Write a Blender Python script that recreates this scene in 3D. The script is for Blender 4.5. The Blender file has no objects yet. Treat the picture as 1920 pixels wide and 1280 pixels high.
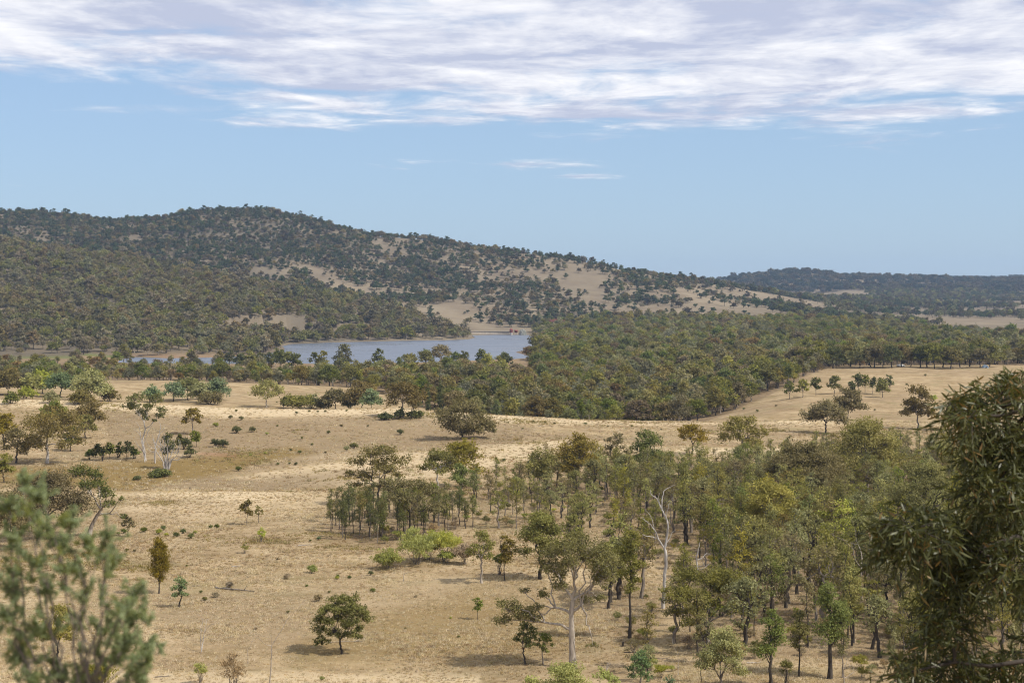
import bpy, math, random
import numpy as np

# ------------------------------------------------------------------ camera, light, exposure
sc = bpy.context.scene
FPX, HOR = 2933.0, 545.0                       # photo pixels (1920 wide): focal length, eye-level row
cam_data = bpy.data.cameras.new("camera")
cam = bpy.data.objects.new("camera", cam_data)
sc.collection.objects.link(cam)
cam.location = (0, 0, 0)
cam.rotation_euler = (math.radians(90), 0, 0)
cam_data.sensor_width = 36.0
cam_data.lens = 36.0 * FPX / 1920.0
cam_data.shift_y = -(640.0 - HOR) / 1920.0
cam_data.clip_start, cam_data.clip_end = 0.1, 30000.0
cam_data.dof.use_dof = True
cam_data.dof.focus_distance = 320.0
cam_data.dof.aperture_fstop = 6.0
sc.camera = cam

SUN_EL, SUN_AZ = math.radians(49), math.radians(112)      # azimuth clockwise from +Y (view direction)
sdir = (math.cos(SUN_EL) * math.sin(SUN_AZ), math.cos(SUN_EL) * math.cos(SUN_AZ), math.sin(SUN_EL))
sun_data = bpy.data.lights.new("sun", 'SUN')
sun_data.energy, sun_data.angle, sun_data.color = 4.2, math.radians(0.7), (1.0, 0.95, 0.87)
sun = bpy.data.objects.new("sun", sun_data)
sc.collection.objects.link(sun)
from mathutils import Vector, Quaternion
sun.rotation_euler = Vector(sdir).to_track_quat('Z', 'Y').to_euler()

world = bpy.data.worlds.new("World")
sc.world = world
world.use_nodes = True
CLOUD_SEED = 33.3
def build_world():
    nt = world.node_tree
    nt.nodes.clear()
    N, L = nt.nodes.new, nt.links.new
    def math_(op, a, b=None, clamp=False):
        n = N('ShaderNodeMath'); n.operation = op; n.use_clamp = clamp
        for i, v in enumerate((a, b)):
            if v is None: continue
            if isinstance(v, (int, float)): n.inputs[i].default_value = v
            else: L(v, n.inputs[i])
        return n.outputs[0]
    def ramp(v, a, b, c=0.0, d=1.0, kind='SMOOTHSTEP'):
        n = N('ShaderNodeMapRange'); n.interpolation_type = kind
        L(v, n.inputs[0])
        for i, k in enumerate((a, b, c, d)): n.inputs[i + 1].default_value = k
        return n.outputs[0]
    def noise(vec, scale, detail, rough, dist=0.0, lac=2.0):
        n = N('ShaderNodeTexNoise'); n.noise_dimensions = '3D'
        L(vec, n.inputs['Vector'])
        n.inputs['Scale'].default_value = scale; n.inputs['Detail'].default_value = detail
        n.inputs['Roughness'].default_value = rough; n.inputs['Distortion'].default_value = dist
        n.inputs['Lacunarity'].default_value = lac
        return n.outputs['Fac']
    def comb(x, y, z):
        n = N('ShaderNodeCombineXYZ')
        for i, v in enumerate((x, y, z)):
            if isinstance(v, (int, float)): n.inputs[i].default_value = v
            else: L(v, n.inputs[i])
        return n.outputs[0]
    sky = N('ShaderNodeTexSky'); sky.sky_type = 'NISHITA'; sky.sun_disc = False
    sky.sun_elevation, sky.sun_rotation = SUN_EL, SUN_AZ
    sky.altitude = 500; sky.air_density = 1.0; sky.dust_density = 0.4; sky.ozone_density = 3.0
    tc = N('ShaderNodeTexCoord'); sep = N('ShaderNodeSeparateXYZ')
    L(tc.outputs['Generated'], sep.inputs[0])
    zc = math_('MAXIMUM', sep.outputs[2], 0.015)
    u = math_('DIVIDE', sep.outputs[0], zc)
    v = math_('DIVIDE', sep.outputs[1], zc)
    # a deck of broken cloud overhead whose far edge runs slantwise across the view
    p = comb(math_('MULTIPLY', u, 0.5), math_('MULTIPLY', v, 0.5), 3.7)
    warp = noise(p, 0.9, 3, 0.5)
    vv = math_('ADD', math_('MULTIPLY', v, 0.72), math_('MULTIPLY', warp, 0.5))
    p2 = comb(math_('ADD', u, CLOUD_SEED), vv, 7.3)
    big = noise(p2, 0.48, 3, 0.5)
    fine = noise(p2, 1.9, 10, 0.60, 0.35)
    dens = math_('ADD', math_('MULTIPLY', big, 0.60), math_('MULTIPLY', fine, 0.50))
    un = math_('ADD', u, 1.2)
    edge = math_('ADD', 10.3, math_('MULTIPLY', math_('MINIMUM', un, 0.0), 1.9))
    over = math_('SUBTRACT', v, edge)
    thr = math_('ADD', ramp(over, -4.0, 1.4, 0.42, 0.665), ramp(over, 0.9, 7.0, 0.0, 0.09))
    cov = ramp(math_('SUBTRACT', dens, thr), -0.05, 0.12)
    cov = math_('MULTIPLY', cov, ramp(sep.outputs[2], 0.03, 0.075))
    # light and grey parts of the cloud
    shade = noise(comb(math_('ADD', u, CLOUD_SEED), vv, 2.1), 1.3, 8, 0.62, 0.3)
    sh2 = noise(comb(math_('ADD', u, CLOUD_SEED + 0.07), math_('ADD', vv, -0.13), 7.3), 1.9, 10, 0.60, 0.35)
    relief = math_('SUBTRACT', fine, sh2)
    lum = math_('ADD', ramp(shade, 0.36, 0.64, 0.0, 0.80), math_('MULTIPLY', relief, 1.9), clamp=True)
    cc = N('ShaderNodeMixRGB')
    L(lum, cc.inputs[0])
    cc.inputs[1].default_value = (4.3, 4.6, 5.8, 1)
    cc.inputs[2].default_value = (8.3, 8.2, 8.3, 1)
    tintsky = N('ShaderNodeMixRGB'); tintsky.blend_type = 'MULTIPLY'; tintsky.inputs[0].default_value = 1.0
    L(sky.outputs[0], tintsky.inputs[1]); tintsky.inputs[2].default_value = (0.98, 1.05, 1.24, 1)
    mix = N('ShaderNodeMixRGB')
    L(math_('MULTIPLY', cov, 0.93), mix.inputs[0])
    veil = N('ShaderNodeMixRGB'); L(ramp(sep.outputs[2], 0.0, 0.5, 0.72, 0.25, 'LINEAR'), veil.inputs[0]); L(tintsky.outputs[0], veil.inputs[1]); veil.inputs[2].default_value = (2.95, 4.05, 5.2, 1)
    L(veil.outputs[0], mix.inputs[1]); L(cc.outputs[0], mix.inputs[2])
    bg = N('ShaderNodeBackground'); bg.inputs[1].default_value = 0.118
    out = N('ShaderNodeOutputWorld')
    L(mix.outputs[0], bg.inputs[0]); L(bg.outputs[0], out.inputs[0])
build_world()
sc.view_settings.view_transform = 'Standard'
sc.view_settings.look = 'None'
sc.view_settings.exposure = 0.15
sc.view_settings.gamma = 1.0
sc.view_settings.use_curve_mapping = False
sc.cycles.filter_width = 1.15
sc.cycles.max_bounces = 6
sc.cycles.diffuse_bounces = 3
sc.cycles.transmission_bounces = 3
sc.cycles.glossy_bounces = 2
sc.cycles.volume_bounces = 0
sc.cycles.use_denoising = True
sc.cycles.sample_clamp_indirect = 3.0
sc.cycles.sample_clamp_direct = 12.0
world.cycles.sampling_method = 'MANUAL'
world.cycles.sample_map_resolution = 512

# ------------------------------------------------------------------ helpers
C = sc.collection
def link(o): C.objects.link(o); return o
def fill_mesh(me, V, F, mat=None, smooth=False, attrs=None):
    """V (n,3), F (m,k) with one k, or a list of such arrays"""
    Fs = F if isinstance(F, list) else [F]
    Fs = [f for f in Fs if len(f)]
    V = np.asarray(V, np.float32)
    me.vertices.add(len(V)); me.vertices.foreach_set("co", V.ravel())
    loops = np.concatenate([f.ravel() for f in Fs]).astype(np.int32)
    sizes = np.concatenate([np.full(len(f), f.shape[1]) for f in Fs])
    starts = np.concatenate([[0], np.cumsum(sizes)[:-1]]).astype(np.int32)
    me.loops.add(len(loops)); me.loops.foreach_set("vertex_index", loops)
    me.polygons.add(len(sizes)); me.polygons.foreach_set("loop_start", starts)
    me.polygons.foreach_set("loop_total", sizes.astype(np.int32))
    if smooth: me.polygons.foreach_set("use_smooth", np.ones(len(sizes), bool))
    for k, a in (attrs or {}).items():
        at = me.attributes.new(k, 'FLOAT', 'POINT'); at.data.foreach_set("value", np.asarray(a, np.float32))
    me.update(calc_edges=True)
    if mat: me.materials.append(mat)
    return me
def new_mesh(name, *a, **k): return fill_mesh(bpy.data.meshes.new(name), *a, **k)
def obj(name, me, parent=None, mat=None, **props):
    o = bpy.data.objects.new(name, me); link(o)
    if parent is not None: o.parent = parent
    if mat is not None:
        if not me.materials: me.materials.append(mat)
        o.material_slots[0].link = 'OBJECT'; o.material_slots[0].material = mat
    for k, v in props.items():
        if v is not None: o[k] = v
    return o
def thing(name, loc, label, cat, group=None, rz=0.0, s=(1, 1, 1)):
    e = bpy.data.objects.new(name, None); link(e)
    e.empty_display_size = 0.5
    e.location = loc; e.rotation_euler = (0, 0, rz); e.scale = s
    e['label'] = label; e['category'] = cat
    if group: e['group'] = group
    return e

def _hash(ix, iy, seed):
    h = (ix.astype(np.int64) * 374761393 + iy.astype(np.int64) * 668265263 + seed * 982451653) & 0xffffffff
    h = ((h ^ (h >> 13)) * 1274126177) & 0xffffffff
    return ((h ^ (h >> 16)) & 0xffffff) / float(0xffffff)
def vnoise(x, y, seed=0):
    ix, iy = np.floor(x), np.floor(y); fx, fy = x - ix, y - iy
    fx = fx * fx * (3 - 2 * fx); fy = fy * fy * (3 - 2 * fy)
    a, b = _hash(ix, iy, seed), _hash(ix + 1, iy, seed)
    c, d = _hash(ix, iy + 1, seed), _hash(ix + 1, iy + 1, seed)
    return (a + (b - a) * fx) * (1 - fy) + (c + (d - c) * fx) * fy
def fbm(x, y, seed=0, oct=4):
    s, amp, tot = 0, 1.0, 0.0
    for i in range(oct):
        s = s + amp * (vnoise(x * 2 ** i + 17.3 * i, y * 2 ** i - 9.1 * i, seed + i) - 0.5); tot += amp; amp *= 0.5
    return s / tot * 2
def sstep(x, a, b):
    t = np.clip((x - a) / (b - a), 0, 1); return t * t * (3 - 2 * t)

# ------------------------------------------------------------------ terrain heights
# one profile (distance: height) per bearing; heights are metres relative to the eye
NEAR = {0: -1.8, 3: -2.6, 6: -4.1, 10: -6.2, 20: -11, 40: -19.5, 70: -29, 100: -35.5, 130: -39.6, 150: -41.2, 166: -41.7}
COLS = {
 -500: {200: -41.5, 300: -41, 400: -42, 520: -37, 600: -43, 740: -41, 900: -47, 1150: -49, 1300: -38, 1500: -8, 1800: 40, 2000: 85, 2150: 80, 2400: 110, 2650: 140, 2900: 125, 3500: 60, 5000: 0, 6800: 20},
 0:    {200: -41.8, 250: -42, 300: -41.9, 345: -42.6, 370: -43.4, 400: -42.7, 450: -41, 500: -38, 520: -36, 560: -40, 600: -43, 640: -44, 700: -43, 740: -42, 800: -46, 900: -49, 1000: -49, 1150: -49.8, 1230: -48, 1300: -42, 1400: -31, 1480: -12, 1510: -10, 1560: -15, 1650: -5, 1800: 25, 2000: 70, 2150: 62, 2400: 95, 2650: 130, 2900: 118, 3500: 60, 5000: 0, 6800: 20},
 250:  {200: -41.8, 250: -42, 300: -41.7, 325: -41.7, 345: -43.4, 370: -43.8, 400: -43.1, 450: -41.5, 500: -38.9, 520: -37.4, 560: -41, 600: -45, 640: -46, 700: -44.5, 740: -43, 800: -46, 900: -49, 1000: -49, 1100: -50, 1220: -48, 1300: -42, 1400: -34, 1500: -22, 1650: 2, 1850: 30, 1950: 40, 2050: 38, 2250: 60, 2500: 100, 2650: 116, 2900: 100, 3500: 50, 5000: 0, 6800: 20},
 480:  {200: -41.8, 250: -42, 300: -41.4, 325: -41.2, 345: -43.9, 365: -44.2, 385: -43.6, 405: -43.2, 425: -43.4, 450: -42.5, 490: -40.2, 520: -39.2, 560: -42.5, 610: -46.5, 650: -46.6, 700: -45.2, 745: -44.3, 800: -47, 900: -49, 1000: -49, 1100: -50, 1275: -49, 1320: -46, 1450: -32, 1600: -12, 1750: 3, 1850: 8, 1950: 4, 2100: 15, 2300: 60, 2500: 110, 2600: 130, 2700: 130, 2900: 100, 3500: 50, 5000: 0, 6800: 20},
 700:  {200: -41.8, 250: -42, 300: -41.6, 325: -41.6, 350: -42.6, 390: -42.9, 410: -42.5, 425: -44.4, 450: -44.2, 490: -41.5, 520: -38.9, 560: -43, 620: -47.5, 660: -47.5, 720: -47, 745: -46.2, 800: -48, 900: -49, 1000: -49, 1250: -50, 1544: -49, 1600: -44, 1700: -30, 1800: -20, 1900: -24, 2050: -12, 2250: 25, 2450: 65, 2600: 86, 2800: 80, 3500: 40, 5000: 0, 6800: 20},
 900:  {200: -42, 250: -42.2, 300: -42.4, 350: -42.8, 400: -42.7, 425: -42.4, 445: -44.2, 470: -43.8, 500: -41.6, 520: -40.4, 560: -44.5, 600: -51.5, 660: -53, 760: -51.5, 850: -49.5, 1000: -49, 1250: -50, 1594: -49, 1640: -46, 1690: -45, 1740: -49, 1800: -47, 1900: -36, 2050: -15, 2250: 20, 2450: 55, 2550: 68, 2800: 55, 3500: 30, 5000: 0, 6800: 20},
 1100: {200: -42.2, 250: -42.6, 300: -43, 350: -43.2, 400: -43, 440: -42.2, 465: -44.2, 500: -43.8, 530: -43.4, 560: -47, 600: -53, 660: -55, 800: -54, 1000: -50, 1100: -48, 1500: -45, 1750: -43, 1900: -34, 2050: -15, 2250: 20, 2450: 48, 2700: 40, 3500: 15, 4600: 10, 6800: 20},
 1300: {200: -42.3, 250: -42.8, 300: -43.2, 350: -43.6, 430: -43.6, 480: -44.2, 530: -44.3, 560: -47, 600: -53, 660: -55, 800: -53, 1000: -49.5, 1500: -43, 1800: -34, 2000: -22, 2250: 0, 2450: 18, 2550: 22, 2800: 10, 3200: -10, 4000: 0, 4600: 36, 5000: 20, 6800: 20},
 1480: {200: -42.3, 250: -42.8, 300: -43.2, 350: -43.6, 430: -43, 480: -43, 520: -42.6, 545: -44.6, 580: -44.9, 640: -43, 680: -43.4, 760: -43, 850: -42.5, 950: -45, 1000: -46, 1500: -42, 1800: -36, 2000: -30, 2300: -20, 2500: -17, 3000: -20, 3500: -15, 4000: 5, 4400: 45, 4600: 56, 5000: 35, 6800: 20},
 1700: {200: -42.3, 250: -42.8, 300: -43.4, 350: -43.8, 430: -43.6, 480: -43.8, 520: -43.8, 540: -45, 600: -45, 700: -43.6, 800: -42, 860: -42, 950: -43.5, 1100: -45, 1500: -46, 2000: -44, 2500: -40, 3000: -32, 3500: -22, 4000: 0, 4400: 25, 4600: 30, 5000: 10, 6000: 30, 6800: 54},
 1920: {200: -42.3, 250: -42.8, 300: -43.4, 350: -43.8, 430: -43.6, 480: -43.8, 520: -43.8, 540: -45, 600: -45, 700: -43.6, 800: -42, 860: -42, 950: -43.5, 1100: -45, 1500: -46, 2000: -44, 2500: -40, 3000: -32, 3500: -20, 4000: 2, 4500: 26, 5000: 10, 6000: 30, 6800: 55},
 2500: {200: -42, 300: -43, 430: -43, 520: -43, 600: -44, 860: -42, 1100: -45, 2000: -42, 3000: -30, 4500: 25, 5000: 10, 6800: 45},
}
WATER_Z = -50.0
def lake_pt(px, py):
    d = -WATER_Z * FPX / (py - HOR); return ((px - 960) / FPX * d, d)
LAKE = np.array([lake_pt(*p) for p in [(215, 681), (240, 668), (330, 671), (430, 669), (500, 664), (535, 655), (528, 649), (545, 645), (620, 642), (700, 640), (780, 638), (840, 637.5), (878, 636), (889, 633), (883, 629), (900, 628), (940, 627.5), (992, 627.5), (1003, 632), (1006, 645), (998, 652), (985, 657), (965, 660), (985, 665), (1010, 671), (930, 677), (800, 682), (640, 687), (590, 683), (548, 681), (520, 680), (505, 684), (420, 686), (300, 685)]])
def poly_sd(x, y, P):
    """signed distance to polygon, negative inside"""
    n = len(P); dist = np.full(x.shape, 1e9); inside = np.zeros(x.shape, bool)
    for i in range(n):
        (ax, ay), (bx, by) = P[i], P[(i + 1) % n]
        ex, ey = bx - ax, by - ay
        t = np.clip(((x - ax) * ex + (y - ay) * ey) / (ex * ex + ey * ey), 0, 1)
        dist = np.minimum(dist, np.hypot(x - ax - t * ex, y - ay - t * ey))
        c = ((ay > y) != (by > y)) & (x < (bx - ax) * (y - ay) / (by - ay + 1e-12) + ax)
        inside ^= c
    return np.where(inside, -dist, dist)

HD = np.concatenate([np.geomspace(1, 150, 110)[:-1], np.arange(150, 560, 1.15), np.geomspace(560, 3000, 220)[:-1], np.geomspace(3000, 9000, 70)])
TH_IN = np.radians(np.linspace(-23, 23, 381))
def build_heights():
    pxs = np.array(sorted(COLS))
    prof = []
    lg = np.linspace(0, math.log(9000), 4200)
    for p in pxs:
        d = dict(NEAR); d.update(COLS[p]); d[7600] = 0; d[8600] = -50; d[9000] = -55
        k = np.array(sorted(d)); z = np.array([d[i] for i in k], float)
        zz = np.interp(np.exp(lg), k, z)
        kern = np.exp(-0.5 * (np.arange(-15, 16) / 4.5) ** 2); kern /= kern.sum()
        zz = np.convolve(np.pad(zz, 15, mode='edge'), kern, 'valid')
        prof.append(zz)
    prof = np.array(prof)
    pg = np.linspace(-500, 2500, 601)
    T = np.array([np.interp(pg, pxs, prof[:, j]) for j in range(prof.shape[1])]).T
    kern = np.exp(-0.5 * (np.arange(-36, 37) / 12.0) ** 2); kern /= kern.sum()
    Tp = np.pad(T, ((36, 36), (0, 0)), mode='edge')
    S = np.zeros_like(T)
    for i, w in enumerate(kern): S += w * Tp[i:i + len(T)]
    return pg, lg, S
_PG, _LG, _TS = build_heights()
def height_raw(x, y):
    x, y = np.asarray(x, float), np.asarray(y, float)
    r = np.hypot(x, y); th = np.clip(np.arctan2(x, y), -0.47, 0.47)
    px = np.clip(960 + FPX * np.tan(th), -500, 2500)
    d = np.clip(r * np.cos(th), 1.0, 8999)
    fi = (px - _PG[0]) / (_PG[1] - _PG[0]); i = np.clip(fi.astype(int), 0, len(_PG) - 2); fi = fi - i
    fj = np.log(d) / (_LG[1] - _LG[0]); j = np.clip(fj.astype(int), 0, len(_LG) - 2); fj = fj - j
    z = (_TS[i, j] * (1 - fi) + _TS[i + 1, j] * fi) * (1 - fj) + (_TS[i, j + 1] * (1 - fi) + _TS[i + 1, j + 1] * fi) * fj
    near = sstep(r, 120, 180)
    z = z + near * (1.15 * fbm(x / 40, y / 46, 3, 3) + 0.22 * fbm(x / 8, y / 8, 5, 3)) * (1 - 0.4 * sstep(r, 500, 900))
    far = sstep(r, 1250, 1700)
    rid = 1 - np.abs(fbm(x / 330, y / 420, 11, 4))
    z = z + far * (13 * fbm(x / 230, y / 260, 8, 5) + 24 * (rid - 0.8) * sstep(z, -45, 30)) * sstep(z, -49, -25)
    m = (r > 950) & (r < 1950)
    if m.any():
        sd = poly_sd(x[m], y[m], LAKE)
        zm = z[m]
        bank = WATER_Z + np.maximum(sd, 0) * 0.10 + 0.05
        zz = np.where(sd < 0, WATER_Z + sd * 0.15 - 0.15, np.where(sd < 60, np.maximum(np.minimum(zm, WATER_Z + 0.3 + sd * 0.13), bank * (sd < 30) + -999 * (sd >= 30)), zm))
        zz = np.where((sd >= 0) & (zz < WATER_Z + 0.25), WATER_Z + 0.25, zz)
        z[m] = zz
    return z

# regular polar grid used both for the mesh and for placing things
TH = np.concatenate([np.radians(np.arange(-180, -23, 3.0)), TH_IN, np.radians(np.arange(26, 180, 3.0))])
_R, _T = np.meshgrid(HD, TH, indexing='ij')
GX, GY = _R * np.sin(_T), _R * np.cos(_T)
GZ = height_raw(GX.ravel(), GY.ravel()).reshape(GX.shape)
def ground(x, y):
    x, y = np.atleast_1d(np.asarray(x, float)), np.atleast_1d(np.asarray(y, float))
    r = np.clip(np.hypot(x, y), HD[0], HD[-1] - 1e-3); th = np.arctan2(x, y)
    i = np.clip(np.searchsorted(HD, r) - 1, 0, len(HD) - 2); fi = (r - HD[i]) / (HD[i + 1] - HD[i])
    j = np.clip(np.searchsorted(TH, th) - 1, 0, len(TH) - 2); fj = np.clip((th - TH[j]) / (TH[j + 1] - TH[j]), 0, 1)
    return (GZ[i, j] * (1 - fj) + GZ[i, j + 1] * fj) * (1 - fi) + (GZ[i + 1, j] * (1 - fj) + GZ[i + 1, j + 1] * fj) * fi
_DS = np.concatenate([np.arange(120, 600, 0.5), np.geomspace(600, 7000, 2500)])
def on_ground(px, py, dmin=150):
    """first place where the ray through photo pixel (px, py) meets the ground"""
    d = _DS[_DS >= dmin]; x = (px - 960) / FPX * d
    g = ground(x, d); z = -(py - HOR) / FPX * d
    hit = np.nonzero(z <= g)[0]
    k = hit[0] if len(hit) else int(np.argmin(z - g))
    return np.array([x[k], d[k], g[k]])
def at_depth(px, d):
    x = (px - 960) / FPX * d; return np.array([x, d, ground(x, d)[0]])
def to_px(P):
    P = np.atleast_2d(P); return 960 + FPX * P[:, 0] / P[:, 1], HOR - FPX * P[:, 2] / P[:, 1]

# ------------------------------------------------------------------ materials
def mat_nodes(name):
    m = bpy.data.materials.new(name); m.use_nodes = True
    nt = m.node_tree; nt.nodes.clear()
    return m, nt, nt.nodes.new, nt.links.new
def mixc(N, L, fac, a, b, mode='MIX'):
    n = N('ShaderNodeMixRGB'); n.blend_type = mode
    for i, v in enumerate((fac, a, b)):
        if isinstance(v, (int, float)): n.inputs[i].default_value = v
        elif isinstance(v, tuple): n.inputs[i].default_value = (*v[:3], 1)
        else: L(v, n.inputs[i])
    return n.outputs[0]
def rng_(N, L, v, a, b, c=0.0, d=1.0):
    n = N('ShaderNodeMapRange'); n.interpolation_type = 'SMOOTHSTEP'; L(v, n.inputs[0])
    for i, k in enumerate((a, b, c, d)): n.inputs[i + 1].default_value = k
    return n.outputs[0]
def noise_(N, L, vec, scale, detail=4, rough=0.55):
    n = N('ShaderNodeTexNoise'); L(vec, n.inputs['Vector'])
    n.inputs['Scale'].default_value = scale; n.inputs['Detail'].default_value = detail; n.inputs['Roughness'].default_value = rough
    return n.outputs['Fac']
def math2(N, L, op, a, b):
    n = N('ShaderNodeMath'); n.operation = op
    for i, v in enumerate((a, b)):
        if isinstance(v, (int, float)): n.inputs[i].default_value = v
        else: L(v, n.inputs[i])
    return n.outputs[0]

def leaf_mat(name, a, b, tr=0.36, var=0.5, gloss=0.0, tip=None):
    m, nt, N, L = mat_nodes(name)
    at = N('ShaderNodeAttribute'); at.attribute_name = 'tint'
    oi = N('ShaderNodeObjectInfo')
    col = mixc(N, L, at.outputs['Fac'], a, b)
    if tip is not None:
        a2 = N('ShaderNodeAttribute'); a2.attribute_name = 'tip'
        col = mixc(N, L, a2.outputs['Fac'], col, tip)
    hs = N('ShaderNodeHueSaturation')
    L(col, hs.inputs['Color'])
    L(rng_(N, L, oi.outputs['Random'], 0, 1, 0.5 - 0.022 * var, 0.5 + 0.016 * var), hs.inputs['Hue'])
    r2 = math2(N, L, 'FRACT', math2(N, L, 'MULTIPLY', oi.outputs['Random'], 17.13), 0)
    L(rng_(N, L, r2, 0, 1, 1 - 0.30 * var, 1 + 0.34 * var), hs.inputs['Value'])
    r3 = math2(N, L, 'FRACT', math2(N, L, 'MULTIPLY', oi.outputs['Random'], 71.7), 0)
    L(rng_(N, L, r3, 0, 1, 1 - 0.35 * var, 1 + 0.15 * var), hs.inputs['Saturation'])
    df = N('ShaderNodeBsdfDiffuse'); L(hs.outputs[0], df.inputs[0])
    tl = N('ShaderNodeBsdfTranslucent'); L(mixc(N, L, 1.0, hs.outputs[0], (1.15, 1.15, 0.7), 'MULTIPLY'), tl.inputs[0])
    mx = N('ShaderNodeMixShader'); mx.inputs[0].default_value = tr
    L(df.outputs[0], mx.inputs[1]); L(tl.outputs[0], mx.inputs[2])
    res = mx.outputs[0]
    if gloss:
        gl = N('ShaderNodeBsdfGlossy'); gl.inputs['Roughness'].default_value = 0.42; gl.inputs[0].default_value = (1, 1, 1, 1)
        m2 = N('ShaderNodeMixShader'); m2.inputs[0].default_value = gloss
        L(res, m2.inputs[1]); L(gl.outputs[0], m2.inputs[2]); res = m2.outputs[0]
    out = N('ShaderNodeOutputMaterial'); L(res, out.inputs[0])
    return m
def bark_mat(name, a, b, scale=3.0, rough=0.9):
    m, nt, N, L = mat_nodes(name)
    tc = N('ShaderNodeTexCoord'); mp = N('ShaderNodeMapping'); mp.inputs['Scale'].default_value = (1, 1, 0.25)
    L(tc.outputs['Object'], mp.inputs[0])
    f = noise_(N, L, mp.outputs[0], scale, 6, 0.65)
    col = mixc(N, L, rng_(N, L, f, 0.35, 0.65), a, b)
    bs = N('ShaderNodeBsdfPrincipled'); L(col, bs.inputs['Base Color']); bs.inputs['Roughness'].default_value = rough
    bs.inputs['Specular IOR Level'].default_value = 0.15
    bp = N('ShaderNodeBump'); bp.inputs['Strength'].default_value = 0.5; bp.inputs['Distance'].default_value = 0.05; L(f, bp.inputs['Height']); L(bp.outputs[0], bs.inputs['Normal'])
    out = N('ShaderNodeOutputMaterial'); L(bs.outputs[0], out.inputs[0])
    return m
def flat_mat(name, a, b=None, scale=2.0, rough=0.8):
    return bark_mat(name, a, b or tuple(c * 0.8 for c in a), scale, rough)

LM = {
 'olive':  leaf_mat('leaves_olive', (0.098, 0.100, 0.033), (0.331, 0.307, 0.093)),
 'brown':  leaf_mat('leaves_brown_olive', (0.098, 0.083, 0.036), (0.314, 0.253, 0.098)),
 'green':  leaf_mat('leaves_green', (0.075, 0.097, 0.027), (0.277, 0.296, 0.075)),
 'dark':   leaf_mat('leaves_dark_green', (0.060, 0.070, 0.027), (0.210, 0.209, 0.068)),
 'yellow': leaf_mat('leaves_yellow_green', (0.154, 0.147, 0.033), (0.460, 0.399, 0.098)),
 'lime':   leaf_mat('leaves_lime', (0.189, 0.217, 0.053), (0.564, 0.562, 0.135)),
 'blue':   leaf_mat('leaves_blue_green', (0.085, 0.127, 0.064), (0.299, 0.366, 0.165)),
 'pale':   leaf_mat('leaves_pale_olive', (0.149, 0.150, 0.062), (0.436, 0.407, 0.165)),
 'orange': leaf_mat('leaves_orange_olive', (0.110, 0.095, 0.026), (0.412, 0.312, 0.067)),
 'dry':    leaf_mat('twigs_dry', (0.169, 0.132, 0.077), (0.516, 0.383, 0.196), tr=0.1),
}
BM = {
 'dark': bark_mat('bark_dark', (0.035, 0.028, 0.022), (0.09, 0.075, 0.06)),
 'grey': bark_mat('bark_grey', (0.12, 0.10, 0.08), (0.26, 0.22, 0.18)),
 'pale': bark_mat('bark_pale', (0.24, 0.20, 0.155), (0.46, 0.40, 0.33)),
 'white': bark_mat('bark_white', (0.27, 0.245, 0.22), (0.52, 0.48, 0.43)),
}

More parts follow.
